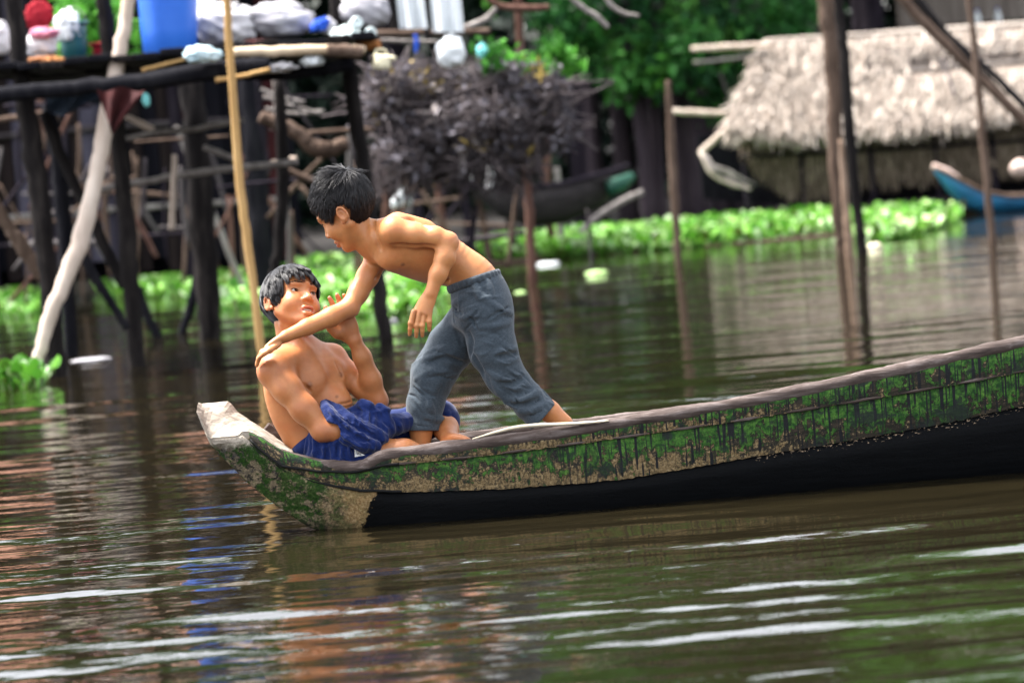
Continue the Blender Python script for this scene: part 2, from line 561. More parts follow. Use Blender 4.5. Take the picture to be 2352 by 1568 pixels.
class Head:
    def __init__(s, c, fw, up, sc):
        s.c = np.asarray(c, float); s.fw = unit(fw)
        s.L = unit(np.cross(up, s.fw)); s.up = np.cross(s.fw, s.L); s.s = sc
        s.ax = np.array([s.L, s.fw, s.up])
    def P(s, x, y, z): return s.c + s.s * (x * s.L + y * s.fw + z * s.up)
    def PA(s, A): return s.c + s.s * (np.asarray(A) @ s.ax)
    def loc(s, V): return ((np.asarray(V) - s.c) @ s.ax.T) / s.s
    def rot(s, a):               # axes turned by a about the forward axis
        L = s.L * math.cos(a) + s.up * math.sin(a); U = -s.L * math.sin(a) + s.up * math.cos(a)
        return np.array([L, s.fw, U])
    def build(s, fd, mouth=0.0, squint=.0048):
        k = s.s
        E = lambda p, r, kk=.012, op='add', ax=None: fd.ell(s.P(*p), [x * k for x in r], s.ax if ax is None else ax, kk * k, op)
        C = lambda a, b, ra, rb, kk=.01, op='add': fd.cone(s.P(*a), s.P(*b), ra * k, rb * k, kk * k, op)
        E((0, -.008, .018), (.072, .088, .080), .001)
        E((0, .026, -.036), (.0565, .057, .074), .02)
        for g in (-1, 1):
            C((.048 * g, .002, -.052), (.020 * g, .052, -.096), .019, .016, .016)
            E((.034 * g, .048, -.046), (.0265, .027, .027), .018)
            C((.006 * g, .080, .008), (.040 * g, .066, .010), .009, .009, .014)
        C((-.008, .062, -.102), (.008, .062, -.102), .0155, .0155, .014)
        for g in (-1, 1):
            E((.031 * g, .086, -.009), (.018, .013, .0105), .010, 'sub')
            E((.031 * g, .061, -.012), (.0150, .0128, .0118), .004)
        C((0, .077, -.006), (0, .090, -.038), .0065, .0095, .010)
        E((0, .0905, -.0415), (.0105, .0095, .0085), .006)
        for g in (-1, 1):
            E((.0130 * g, .083, -.0445), (.0078, .0095, .0072), .004)
            E((.0072 * g, .0900, -.0515), (.0042, .0045, .0032), .002, 'sub')
        mo = mouth
        up = [(-.0235, .069, -.0745), (-.012, .0805, -.0695), (0, .0845, -.0700), (.012, .0805, -.0695), (.0235, .069, -.0745)]
        lo = [(-.0215, .069, -.0765), (-.010, .0800, -.0815), (0, .0825, -.0825), (.010, .0800, -.0815), (.0215, .069, -.0765)]
        for i in range(4):
            ra = (.0030, .0052, .0052, .0052, .0030)
            C(up[i], up[i + 1], ra[i], ra[i + 1], .006)
            l0 = (lo[i][0], lo[i][1], lo[i][2] - mo * (.9 if 0 < i else .2)); l1 = (lo[i + 1][0], lo[i + 1][1], lo[i + 1][2] - mo * (.9 if i < 3 else .2))
            C(l0, l1, ra[i] + .0008, ra[i + 1] + .0012, .006)
        zz = -.0758 - mo * .35
        if mo > 0:
            E((0, .080, zz), (.0165, .014, .0012 + mo * .62), .002, 'sub')
        else:
            for i in range(4):
                a, b = up[i], up[i + 1]
                C((a[0], a[1] + .0055, -.0757), (b[0], b[1] + .0055, -.0757), .0012, .0012, .003, 'sub')
        C((0, .089, -.056), (0, .088, -.064), .0022, .0028, .004, 'sub')
        for g in (-1, 1):                                     # eye opening
            a = s.rot(.10 * g)
            E((.031 * g, .075, -.012), (.0148, .010, squint), .0025, 'sub', a)
        for g in (-1, 1):                                     # ears
            ex = np.array([unit(s.L * g + s.fw * -.35), unit(s.fw + s.L * g * .35), s.up])
            E((.0735 * g, -.012, -.024), (.0070, .0140, .0225), .004, 'add', ex)
            n = 11; pts = []
            for i in range(n):
                t = math.pi * (1.28 - 1.55 * i / (n - 1))
                pts.append((.0775 * g + .002 * g * math.sin(t), -.015 + .0128 * math.cos(t), -.022 + .0215 * math.sin(t)))
            for i in range(n - 1): C(pts[i], pts[i + 1], .0036, .0036, .003)
            E((.0735 * g, .000, -.042), (.0055, .0062, .0072), .004)
            E((.0815 * g, -.012, -.024), (.0050, .0065, .0105), .003, 'sub')
    def tint(s, V):
        """lip, blush, dark masks from head coordinates"""
        q = s.loc(V); T = np.zeros((len(V), 3))
        x, y, z = q.T
        zc = -.0758
        m = ((x / .0245) ** 2 + ((z - zc + .0015) / .0115) ** 2 < 1) & (y > .058)
        T[:, 0] = np.where(m, .62, 0)
        ear = (np.abs(x) > .068) & (np.abs(y + .01) < .03) & (z > -.06) & (z < .02)
        T[:, 1] = np.where(ear, .3, 0)
        nose = ((x / .02) ** 2 + ((y - .088) / .016) ** 2 + ((z + .043) / .016) ** 2) < 1
        T[:, 1] = np.where(nose, .12, T[:, 1])
        near = (np.abs(q) < .15).all(1)
        T[~near] = 0
        return T
    # ---- separate little parts
    def eyes(s, parent, gaze):
        for g in (-1, 1):
            c = s.P(.031 * g, .0597, -.012); r = .0128 * s.s
            gz = unit(gaze); V = []; F = []; T = []
            a = unit(np.cross(gz, s.up)); b = np.cross(a, gz)
            nr, ns = 22, 24
            for i in range(nr + 1):
                th = math.pi * i / nr
                for j in range(ns):
                    p = 2 * math.pi * j / ns
                    V.append(c + r * (math.cos(th) * gz + math.sin(th) * (math.cos(p) * a + math.sin(p) * b)))
                    T.append((min(th / R(31), 1), 0, 0))
            for i in range(nr):
                for j in range(ns):
                    k = (j + 1) % ns
                    F.append((i * ns + j, (i + 1) * ns + j, (i + 1) * ns + k, i * ns + k))
            mesh_obj('eye', V, F, EYE, parent, attrs={'tint': T})
    def brows(s, fd, parent, raise_in=0.0):
        for g in (-1, 1):
            parts = []
            gr = np.random.default_rng(5 + g)
            for i in range(60):
                t = gr.uniform(0, 1)
                x = .011 + .036 * t; z = .0105 + .006 * math.sin(t * 2.6) - .003 * t + gr.normal(0, .0012) + raise_in * (1 - t)
                p = s.surf(fd, x * g, z); p2 = s.surf(fd, (x + .006) * g, z + .0012 - .002 * t)
                parts.append(sweep([p, (p + p2) / 2 + s.fw * .001, p2], [.0008, .0008, .0003], 3))
            V, F = join(*parts)
            mesh_obj('eyebrow', V, F, BROW, parent)
            lash = []
            a = s.rot(.10 * g)
            pts = []
            for i in range(9):
                t = -1 + 2 * i / 8
                x = .031 * g * s.s; 
                pp = s.P(.031 * g, .0735 - .0045 * t * t, -.012) + a[0] * (.0145 * t * s.s) + a[2] * (.0047 * math.sqrt(max(1 - t * t, 0)) * s.s)
                pts.append(pp)
            V, F = sweep(pts, [.0006, .0012, .0014, .0014, .0015, .0014, .0014, .0012, .0006], 5)
            mesh_obj('eyelash', V, F, BROW, parent)
    def surf(s, fd, x, z):
        t = np.linspace(.12, .02, 140)
        P = s.P(x, 0, z) + s.fw * (t * s.s)[:, None]
        w = fd.val(P); i = np.nonzero(w < 0)[0]
        return P[i[0]] if len(i) else P[-1]
    def hair(s, parent, style, count, seed):
        g = np.random.default_rng(seed)
        cc = A3(0, -.008, .018); rr = A3(.0735, .0895, .0825)
        crown = unit(A3(*style.get('crown', (.01, -.45, .9))))
        ys = [-.10, -.07, -.035, -.022, -.004, .010, .028, .045, .060, .090]
        zs = style['line']
        zmin = lambda y: np.interp(y, ys, zs)
        parts = []
        # scalp cap
        nr, ns = 40, 64; V = []; keep = {}
        for i in range(nr + 1):
            th = math.pi * i / nr
            for j in range(ns):
                p = 2 * math.pi * j / ns
                d = A3(math.sin(th) * math.cos(p), math.sin(th) * math.sin(p), math.cos(th))
                V.append(cc + d * (rr + style['cap']))
        V = np.array(V); ok = V[:, 2] > zmin(V[:, 1]) + .004
        F = []
        for i in range(nr):
            for j in range(ns):
                k = (j + 1) % ns
                f = (i * ns + j, (i + 1) * ns + j, (i + 1) * ns + k, i * ns + k)
                if all(ok[list(f)]): F.append(f)
        used = sorted({i for f in F for i in f}); mp = {o: n for n, o in enumerate(used)}
        parts.append((s.PA(V[used]), [tuple(mp[i] for i in f) for f in F]))
        def path(d, jit, ln, lift, pull):
            pts = []; cur = d.copy(); nst = 6
            for i in range(nst + 1):
                u = i / nst
                pts.append(cc + cur * (rr + .0035 + style['cap'] * .6 + lift * u ** 1.4))
                fl = cur - crown * .999
                fl = fl - cur * (fl @ cur); n_ = np.linalg.norm(fl)
                fl = fl / n_ if n_ > .12 else unit(jit - cur * (jit @ cur))
                fl = unit(fl + jit + pull * (.4 + .6 * u)); fl = fl - cur * (fl @ cur)
                cur = unit(cur + fl * (ln / nst) / .085)
            return np.array(pts)
        def sample():
            while True:
                d = unit(g.normal(0, 1, 3)); p = cc + d * rr
                if p[2] > zmin(p[1]): return d, p
        guides = []
        for i in range(style['clumps']):
            d, p = sample()
            guides.append((d, path(d, g.normal(0, style['mess'], 3), style['len'](d, p) * g.uniform(.8, 1.2), style['lift'](d, p) * g.uniform(.3, 1.4), style['pull'](d, p))))
        GD = np.array([x[0] for x in guides])
        uu = np.linspace(0, 1, 7)[:, None]
        for made in range(count):
            d, p = sample()
            pts = path(d, g.normal(0, style['mess'] * .7, 3), style['len'](d, p) * g.uniform(.75, 1.12), style['lift'](d, p) * g.uniform(.3, 1.3), style['pull'](d, p))
            gi = int(np.argmax(GD @ d)); gd, gp = guides[gi]
            w = style['stick'] * uu ** 1.1
            off = (pts[0] - gp[0]) * (1 - uu) ** .7
            pts = pts * (1 - w) + (gp + off * .75 + (pts - gp) * .22 * uu) * w
            e = pts
            if ((np.abs(e[:, 0]) > .060) & (((e[:, 1] + .013) / .018) ** 2 + ((e[:, 2] + .024) / .025) ** 2 < style['ear'])).any(): continue
            r0 = style['rad'] * g.uniform(.7, 1.3)
            parts.append(sweep(s.PA(pts), np.array([r0 * .8, r0, r0, r0 * .9, r0 * .75, r0 * .5, r0 * .12]), 4, flat=.6, seed=made))
        V, F = join(*parts)
        return mesh_obj('hair', V, F, HAIR, parent)

def groove(fd, pts, y_r=.004, k=.012, sink=.4, op='sub'):
    """crease (or ridge) drawn along picture points on the body's near surface"""
    P = [fd.hit(*p) - unit(ray(*p)) * y_r * (1 - sink if op == 'sub' else -sink) for p in pts]
    P = spline(P, max(3, len(P) * 3))
    for i in range(len(P) - 1):
        e0 = math.sin(math.pi * i / (len(P) - 1)); e1 = math.sin(math.pi * (i + 1) / (len(P) - 1))
        fd.cone(P[i], P[i + 1], y_r * (.35 + .65 * e0), y_r * (.35 + .65 * e1), k, op)

def spot(V, T, p, r, ch, amt):
    d = np.linalg.norm(V - p, axis=1)
    T[:, ch] = np.maximum(T[:, ch], amt * np.clip(1.5 - d / r, 0, 1).clip(0, 1))

def fingers(fd, lists, r0=.0088, r1=.0068):
    for L in lists:
        n = len(L)
        fd.chain(L, [r0 + (r1 - r0) * i / (n - 1) for i in range(n)], .004)
        fd.ell(L[1], [r0 * 1.02] * 3, None, .004)

# ------------------------------------------------------------------ A: the boy who leans over
def build_leaning_boy():
    root = empty('person', q(1000, 1062, 0), 'barefoot boy in slate grey trousers standing in the boat and leaning over the other', 'person', 'boys in the boat')
    lo = np.minimum(q(575, 1100, -.36), q(575, 370, -.36)) - .05
    hi = np.maximum(q(1330, 1100, .22), q(1330, 370, .22)) + .05
    fd = Field(lo, hi, VOX)
    sh = unit(q(900, 530, -.13) - q(868, 588, .07))
    sh2 = VD(.10, .18, .97)
    T = [q(862, 546, -.02), q(890, 553, -.025), (q(930, 566, -.025)), q(993, 588, -.01), q(1050, 612, 0), q(1089, 643, .0), q(1110, 690, .0), q(1110, 722, .0)]
    Wd = [.062, .098, .116, .116, .104, .108, .118, .11]; Dp = [.052, .076, .089, .088, .073, .076, .085, .085]
    fd.tube(T, Wd, Dp, np.array([sh, sh, sh, sh, sh2, sh2, sh2, sh2]), .02)
    # shoulder girdle, shoulder blade, chest
    fd.cone(q(858, 548, -.02), q(902, 527, -.12), .045, .036, .03)
    fd.cone(q(858, 552, -.0), q(868, 585, .05), .045, .036, .03)
    fd.cone(q(915, 508, -.085), q(975, 525, -.06), .028, .026, .035)
    fd.ell(q(905, 592, -.06), [.05, .05, .04], None, .035)
    # neck
    fd.chain([q(803, 510, -.01), q(832, 530, -.02), q(868, 548, -.025)], [.046, .043, .052], .02)
    fd.cone(q(806, 545, -.035), q(858, 590, .0), .018, .018, .03)
    # near (left) arm
    S, E_, H = q(908, 532, -.135), q(1029, 556, -.150), q(990, 673, -.185)
    fd.ell(q(906, 530, -.132), [.039, .037, .038], None, .035)
    fd.chain([S, q(955, 539, -.142), q(1000, 545, -.148), E_], [.0375, .0355, .0315, .0280], .025)
    fd.cone(q(1033, 553, -.150), q(1036, 558, -.150), .023, .021, .02)
    fd.chain([E_, q(1022, 592, -.162), q(1006, 630, -.175), H], [.0290, .0320, .0275, .0208], .018)
    fd.tube([H, q(982, 690, -.188), q(969, 716, -.192)], [.020, .028, .030], [.0165, .0145, .012], VD(1, .25, .15), .010)
    K = [(950, 715), (963, 719), (976, 719), (988, 714)]
    M1 = [(943, 742), (957, 748), (970, 748), (986, 738)]
    TP = [(941, 768), (956, 773), (970, 771), (986, 758)]
    fingers(fd, [[q(*k, -.194), q(*m, -.199), q((m[0] * .5 + t[0] * .5), (m[1] + t[1]) / 2, -.196), q(*t, -.188)] for k, m, t in zip(K, M1, TP)], .0086, .0066)
    fingers(fd, [[q(975, 690, -.172), q(957, 716, -.160), q(951, 735, -.156), q(950, 750, -.157)]], .010, .0068)
    # far (right) arm, reaching to the other boy's shoulder
    S, E_, H = q(868, 590, .055), q(803, 705, -.03), q(657, 772, -.135)
    fd.ell(q(866, 592, .05), [.040, .038, .040], None, .02)
    fd.chain([S, q(845, 634, .03), q(822, 674, .0), E_], [.038, .0365, .033, .0300], .012)
    fd.cone(q(810, 712, -.03), q(806, 716, -.032), .020, .018, .014)
    fd.chain([E_, q(760, 728, -.06), q(705, 751, -.10), H], [.0300, .0318, .0262, .0195], .012)
    fd.tube([H, q(634, 786, -.145), q(616, 800, -.145)], [.020, .030, .031], [.0165, .0145, .0125], VD(-.05, .25, .95), .010)
    F4 = []
    for dy, dv in ((-.175, 2), (-.155, 0), (-.133, 0), (-.112, 3)):
        F4.append([q(616, 799 + dv, dy), q(602, 808 + dv, dy), q(594, 822 + dv, dy + .004), q(590, 836 + dv, dy + .01)])
    fingers(fd, F4, .0088, .0068)
    fingers(fd, [[q(640, 790, -.160), q(620, 804, -.186), q(607, 812, -.192), q(597, 820, -.188)]], .0105, .0072)
    # legs (inside the trousers) and feet
    fd.chain([q(1095, 730, .08), q(998, 862, .075), q(967, 985, .07), q(967, 1045, .07)], [.060, .048, .037, .031], .015)
    fd.tube([q(972, 1062, .07), q(945, 1072, .065), q(905, 1078, .06), q(880, 1080, .055)], [.030, .034, .036, .030], [.028, .026, .018, .012], VD(.1, .0, .99), .015)
    fd.chain([q(1115, 730, -.05), q(1160, 868, -.05), q(1262, 944, -.05), q(1296, 972, -.05)], [.060, .048, .034, .029], .015)
    fd.tube([q(1306, 988, -.05), q(1280, 1003, -.055), q(1245, 1015, -.06), q(1222, 1020, -.06)], [.027, .032, .035, .028], [.030, .024, .017, .011], VD(.1, .0, .99), .015)
    # head
    hd = Head(q(789, 474, -.03), VD(-.80 * .93, -.60 * .93, -.36), VD(-.585, .81, -.02), 1.13)
    hd.build(fd, 0.0, .0030)
    # surface detail
    groove(fd, [(903, 563), (950, 566), (997, 566)], .005, .012, .45)
    groove(fd, [(880, 617), (873, 630), (862, 642)], .004, .010, .4)
    groove(fd, [(1014, 660), (1022, 648), (1030, 640)], .005, .010, .5)
    groove(fd, [(858, 505), (857, 525), (862, 548), (872, 572)], .0045, .014, .3)
    groove(fd, [(925, 500), (950, 506), (985, 524)], .003, .012, -.3)
    nip = fd.hit(925, 607); fd.ell(nip, [.0035] * 3, None, .004)
    nails = [fd.hit(941, 771), fd.hit(956, 776), fd.hit(970, 774), fd.hit(597, 818)]
    V, F = fd.mesh(); V = relax(V, F, 3, .5)
    Tn = hd.tint(V)
    spot(V, Tn, nip, .007, 2, .55); 
    for p in nails: spot(V, Tn, p, .006, 0, .25)
    for p in (q(1040, 549, -.15), q(806, 714, -.04)): spot(V, Tn, p, .03, 1, .30)
    for k in K: spot(V, Tn, q(*k, -.2), .009, 1, .35)
    body = mesh_obj('body', V, F, SKIN_A, root, attrs={'tint': Tn})
    hd.eyes(root, hd.fw - hd.up * .3)
    hd.brows(fd, root)
    st = dict(line=[-.058, -.056, -.046, .004, .014, -.012, .010, .042, .060, .066], cap=.003, rad=.00125, mess=.13, clumps=520, stick=.45, ear=1.0, crown=(.05, -.74, .68),
              len=lambda d, p: .036 + .012 * (p[1] < -.03) - .008 * (p[2] < -.01) - .006 * (d[1] > .5),
              lift=lambda d, p: .007 + .016 * (d[2] > .55) * (d[1] < -.25) * (d[1] > -.9) + .004 * (d[2] > .75),
              pull=lambda d, p: A3(0, -.05 if p[2] < .03 else 0, -.15))
    hd.hair(root, st, 6500, 3)
    # trousers
    f2 = Field(lo + A3(.25, 0, 0), hi, .003)
    sd = VD(.10, .15, .98)
    f2.tube([q(1087, 640, 0), q(1100, 672, 0), q(1108, 705, 0), q(1108, 742, 0)], [.112, .126, .134, .120], [.084, .096, .102, .100], sd, .02, .45)
    fr = [q(1088, 735, .075), q(1035, 798, .075), q(994, 862, .072), q(977, 928, .07), q(970, 985, .07), q(969, 1010, .07)]
    f2.chain(fr, [.086, .078, .0715, .060, .0535, .053], .02)
    re = [q(1118, 725, -.05), q(1131, 800, -.05), q(1159, 862, -.05), q(1211, 919, -.05), q(1250, 957, -.05), q(1275, 976, -.05)]
    f2.chain(re, [.087, .079, .0665, .0570, .0560, .0560], .02)
    f2.wrinkle(q(925, 1000, -.2), q(1110, 690, .25), .0035, 34, 2, (1, .6, 1.3))
    f2.wrinkle(q(1060, 1000, -.22), q(1310, 790, .2), .006, 30, 4, (1, .5, 1.4))
    f2.wrinkle(q(1030, 860, -.25), q(1200, 650, .25), .0028, 42, 6, (1.2, .5, .8))
    # folds where the photo shows them
    rid = [[(1072, 822), (1030, 812), (985, 822), (948, 838)], [(1065, 812), (1020, 800), (975, 815)], [(1050, 860), (1000, 850), (955, 870)],
           [(1186, 800), (1160, 802), (1140, 812)], [(1190, 822), (1165, 830), (1145, 828)], [(1200, 858), (1175, 872), (1145, 868), (1120, 850)],
           [(1210, 880), (1185, 892), (1160, 890)], [(1235, 898), (1205, 915), (1175, 918)], [(1262, 925), (1225, 940), (1190, 945)],
           [(1172, 740), (1140, 748), (1095, 752)], [(1176, 720), (1150, 712), (1120, 690), (1105, 672)], [(1040, 700), (1055, 690), (1090, 672)],
           [(1045, 720), (1068, 728), (1100, 715)], [(1020, 960), (1000, 962), (975, 955)], [(1012, 975), (990, 940), (985, 915)],
           [(1130, 870), (1150, 905), (1180, 935)], [(1088, 648), (1098, 672), (1104, 690)], [(1115, 640), (1124, 662), (1130, 684)]]
    for pl in rid:
        groove(f2, pl, .0075, .012, .45, 'add')
    gro = [[(1068, 834), (1025, 823), (985, 834)], [(1190, 811), (1165, 817), (1142, 820)], [(1204, 868), (1178, 883), (1150, 879)],
           [(1222, 892), (1196, 905), (1166, 905)], [(1044, 710), (1050, 717), (1060, 722)], [(1079, 818), (1082, 790), (1078, 765)],
           [(1246, 914), (1215, 928), (1180, 931)], [(1085, 812), (1100, 840), (1110, 862)]]
    for pl in gro: groove(f2, pl, .0065, .012, .45, 'sub')
    gr = np.random.default_rng(12)
    for (u0, v0, u1, v1, ang, nn, ll) in ((1140, 830, 1205, 905, .35, 16, 26), (1170, 890, 1270, 950, .75, 16, 24), (950, 800, 1040, 870, -.25, 12, 30), (1050, 660, 1165, 740, -.3, 14, 26),
                                          (945, 880, 1010, 975, .9, 10, 22), (1090, 760, 1180, 830, .15, 10, 26), (1042, 690, 1085, 790, 1.0, 7, 22)):
        for _ in range(nn):
            u, v = gr.uniform(u0, u1), gr.uniform(v0, v1); a = ang + gr.normal(0, .35); L = ll * gr.uniform(.5, 1.2); bnd = gr.normal(0, 3)
            pl = [(u - L * math.cos(a), v - L * math.sin(a)), (u + bnd * math.sin(a), v - bnd * math.cos(a)), (u + L * math.cos(a), v + L * math.sin(a))]
            if all(f2.val(f2.hit(*x))[0] < .004 for x in pl): groove(f2, pl, gr.uniform(.0025, .0042), .005, .40, 'add' if gr.random() < .55 else 'sub')
    groove(f2, [(1000, 985), (1002, 950), (1008, 905), (1020, 870)], .0022, .0025, .5, 'sub')
    groove(f2, [(936, 973), (970, 978), (1004, 981)], .0020, .002, .5, 'sub')
    groove(f2, [(1200, 957), (1240, 947), (1277, 925)], .0020, .002, .5, 'sub')
    f2.cut(q(970, 990, .07), VD(0.0, -1, 0.06), .10)
    f2.cut(q(1247, 958, -.05), unit(re[5] - re[3]) , .13)
    f2.cone(q(971, 1010, .07), q(972, 950, .07), .047, .047, .002, 'sub')
    f2.cone(q(1275, 976, -.05), q(1225, 932, -.05), .049, .047, .002, 'sub')
    f2.cut(q(1086.5, 641, 0), unit(VD(-.32, .94, .0)), .15)
    V, F = f2.mesh(); V = relax(V, F, 2, .45)
    tr = mesh_obj('trousers', V, F, GREY, root)
    # gathered elastic waistband and turned hems
    ax = VD(-.32, .94, 0); s1 = unit(sd - ax * (sd @ ax)); n1 = np.cross(ax, s1)
    c0 = q(1087, 641.5, 0); secs = []; m = 160
    g = np.random.default_rng(8); ph = np.cumsum(g.uniform(.5, 1.5, m)); ph = ph / ph[-1] * 2 * math.pi * 30
    th = np.arange(m) * 2 * math.pi / m
    for off, rr in ((-.020, -.007), (-.020, .0035), (-.012, .0065), (-.002, .0068), (.006, .004), (.007, -.002), (.003, -.007)):
        w = rr + .0021 * np.sin(ph) * (rr > 0)
        secs.append(c0 + ax * off + np.outer(np.cos(th) * (.114 + w), s1) + np.outer(np.sin(th) * (.0845 + w), n1))
    V, F = loft(secs, True, False)
    mesh_obj('waistband', V, F, GREYD, tr)
    return root, fd, f2

# ------------------------------------------------------------------ B: the boy who sits
def build_sitting_boy():
    root = empty('person', q(760, 1080, .06), 'bare-chested boy with wet black hair sitting in the bow with a raised hand', 'person', 'boys in the boat')
    lo = np.minimum(q(570, 1110, -.30), q(570, 600, -.30)) - .04
    hi = np.maximum(q(1100, 1110, .32), q(1100, 600, .32)) + .04
    fd = Field(lo, hi, VOX)
    s1 = VD(-.85, .06, .52); s2 = VD(-.88, .16, .45)
    T = [q(698, 806, .06), q(697, 832, .055), q(694, 872, .06), q(704, 925, .065), q(726, 978, .07), q(756, 1030, .07), q(778, 1052, .07)]
    fd.tube(T, [.060, .120, .138, .134, .126, .130, .125], [.050, .074, .092, .098, .098, .10, .09],
            np.array([s1, s1, s1, s2, s2, s2, s2]), .02)
    # shoulders, collar bones, chest muscle
    fd.cone(q(694, 806, .06), q(632, 846, -.05), .045, .042, .03)
    fd.cone(q(702, 804, .06), q(762, 818, .13), .042, .038, .03)
    fd.cone(q(702, 812, .01), q(660, 828, -.045), .014, .02, .05)
    fd.ell(q(704, 866, -.012), [.060, .024, .050], [VD(1, 0, .2), VD(0, .2, .95), VD(0, 1, 0)], .045)
    fd.ell(q(757, 858, .055), [.046, .024, .050], [VD(.8, 0, .4), VD(0, .2, .95), VD(0, 1, 0)], .045)
    fd.ell(q(774, 928, .015), [.052, .05, .055], None, .05)
    # neck
    fd.chain([q(664, 742, .085), q(672, 772, .08), q(694, 806, .065)], [.050, .049, .056], .02)
    fd.cone(q(652, 745, .03), q(703, 806, .0), .014, .013, .022)
    # near (right) arm: down into the cloth
    S, E_ = q(630, 850, -.07), q(741, 988, -.125)
    fd.ell(q(632, 853, -.062), [.053, .047, .056], None, .045)
    fd.chain([S, q(660, 893, -.092), q(699, 940, -.113), E_], [.047, .0455, .0405, .0345], .03)
    fd.cone(q(737, 990, -.125), q(741, 993, -.125), .026, .025, .02)
    fd.chain([E_, q(772, 990, -.115), q(806, 986, -.09), q(834, 984, -.06)], [.0345, .035, .029, .022], .015)
    fd.tube([q(834, 984, -.06), q(852, 984, -.05), q(866, 984, -.04)], [.022, .030, .031], [.017, .015, .013], VD(0, 1, .2), .01)
    fingers(fd, [[q(866, 972 + 8 * i, -.04), q(882, 974 + 8 * i, -.042), q(886, 980 + 7 * i, -.03), q(878, 982 + 6 * i, -.02)] for i in range(4)], .0088, .0068)
    fingers(fd, [[q(848, 976, -.055), q(862, 970, -.06), q(874, 972, -.058), q(882, 978, -.05)]], .0105, .0072)
    # far (left) arm: raised hand behind the reaching arm
    S, E_, H = q(764, 826, .125), q(868, 918, .07), q(815, 782, .022)
    fd.ell(q(764, 825, .125), [.044, .042, .046], None, .025)
    fd.chain([S, q(800, 862, .11), q(838, 895, .09), E_], [.040, .0395, .035, .0305], .025)
    fd.cone(q(871, 920, .07), q(875, 924, .07), .022, .021, .012)
    fd.chain([E_, q(852, 872, .055), q(832, 820, .035), H], [.0305, .0335, .0285, .0222], .018)
    fd.tube([H, q(798, 758, .016), q(784, 722, .012)], [.024, .040, .040], [.019, .0175, .013], VD(.86, .48, .1), .012)
    fd.cone(q(775, 764, .008), q(760, 752, .006), .021, .017, .015)
    fingers(fd, [[q(762, 752, .008), q(752, 733, .008), q(749, 718, .008), q(748, 706, .008)]], .0115, .0078)
    fingers(fd, [[q(771, 722, .012), q(765, 702, .014), q(761, 692, .012), q(757, 684, .008)],
                 [q(783, 714, .012), q(780, 694, .016), q(777, 684, .014), q(774, 677, .009)],
                 [q(795, 712, .014), q(795, 694, .018), q(793, 684, .016), q(790, 678, .011)],
                 [q(805, 715, .016), q(807, 701, .020), q(806, 693, .018), q(803, 687, .013)]], .0092, .0072)
    # legs
    fd.chain([q(772, 1044, -.02), q(850, 1042, -.05), q(930, 1040, -.06), q(1000, 1062, -.02), q(1062, 1085, .03)], [.068, .056, .044, .037, .028], .02)
    fd.chain([q(785, 1035, .14), q(900, 992, .16), q(1012, 962, .16), q(1024, 984, .10), q(1034, 1010, .02)], [.068, .058, .046, .040, .030], .02)
    fd.tube([q(1030, 1012, .02), q(1052, 1012, -.02), q(1078, 1020, -.05), q(1092, 1026, -.06)], [.028, .031, .033, .026], [.028, .022, .016, .011], VD(.5, .1, .8), .012)
    fd.tube([q(1062, 1085, .03), q(1088, 1076, .04), q(1100, 1064, .05)], [.027, .031, .028], [.026, .02, .012], VD(.2, .1, .95), .012)
    hd = Head(q(669, 687, .085), VD(.565, .44, .70), VD(-.02, .97, -.30), 1.12)
    hd.build(fd, .0085, .0031)
    # detail
    groove(fd, [(778, 928), (796, 926), (808, 921)], .0032, .006, .55)
    groove(fd, [(781, 936), (800, 935), (812, 930)], .0032, .006, .55)
    groove(fd, [(684, 862), (700, 885), (716, 903)], .003, .010, .0)
    groove(fd, [(772, 832), (782, 850), (788, 866)], .003, .010, .2)
    nv = fd.hit(774, 911); fd.ell(nv - unit(ray(774, 911)) * .001, [.0045] * 3, None, .005, 'sub')
    n1 = fd.hit(711, 884); fd.ell(n1, [.0045] * 3, None, .005)
    n2 = fd.hit(781, 861); fd.ell(n2, [.0045] * 3, None, .005)
    V, F = fd.mesh(); V = relax(V, F, 3, .5)
    Tn = hd.tint(V)
    for p in (n1, n2): spot(V, Tn, p, .0095, 2, .5)
    spot(V, Tn, nv, .005, 2, .5)
    for p in (q(745, 992, -.14), q(878, 924, .06)): spot(V, Tn, p, .03, 1, .35)
    for p in (q(757, 684, .0), q(774, 677, .0), q(748, 706, .0)): spot(V, Tn, p, .012, 1, .7)
    body = mesh_obj('body', V, F, SKIN_B, root, attrs={'tint': Tn})
    hd.eyes(root, VD(.72, .42, .55))
    hd.brows(fd, root, -.002)
    # teeth
    P = [hd.P(x, .0765 - 9 * x * x, -.0752) for x in np.linspace(-.014, .014, 9)]
    Vt, Ft = sweep(P, [.0026] * 9, 8)
    mesh_obj('teeth', Vt, Ft, TOOTH, root)
    st = dict(line=[-.062, -.060, -.050, .004, .008, -.012, .012, .042, .058, .064], cap=.005, rad=.0016, mess=.09, clumps=150, stick=.92, ear=.45,
              len=lambda d, p: .060 + .026 * (p[1] < -.02) - .002 * (d[1] > .45) - .016 * (p[2] < .03) * (d[1] > -.2) * (d[1] < .5),
              lift=lambda d, p: .007 + .004 * (d[1] > .4),
              pull=lambda d, p: A3(.0, .12, -.5))
    hd.hair(root, st, 5200, 9)
    # shorts
    f2 = Field(lo + A3(.12, 0, 0), hi, .003)
    f2.tube([q(738, 1000, .06), q(762, 1032, .06), q(784, 1052, .06)], [.130, .132, .120], [.100, .100, .09], s2, .02, .6)
    f2.chain([q(785, 1040, .14), q(850, 1010, .15), q(900, 990, .155), q(965, 970, .16), q(1012, 960, .155), q(1020, 968, .14)], [.080, .072, .066, .060, .056, .052], .025)
    f2.chain([q(785, 1046, .0), q(830, 1044, -.03), q(872, 1043, -.04)], [.070, .066, .060], .025)
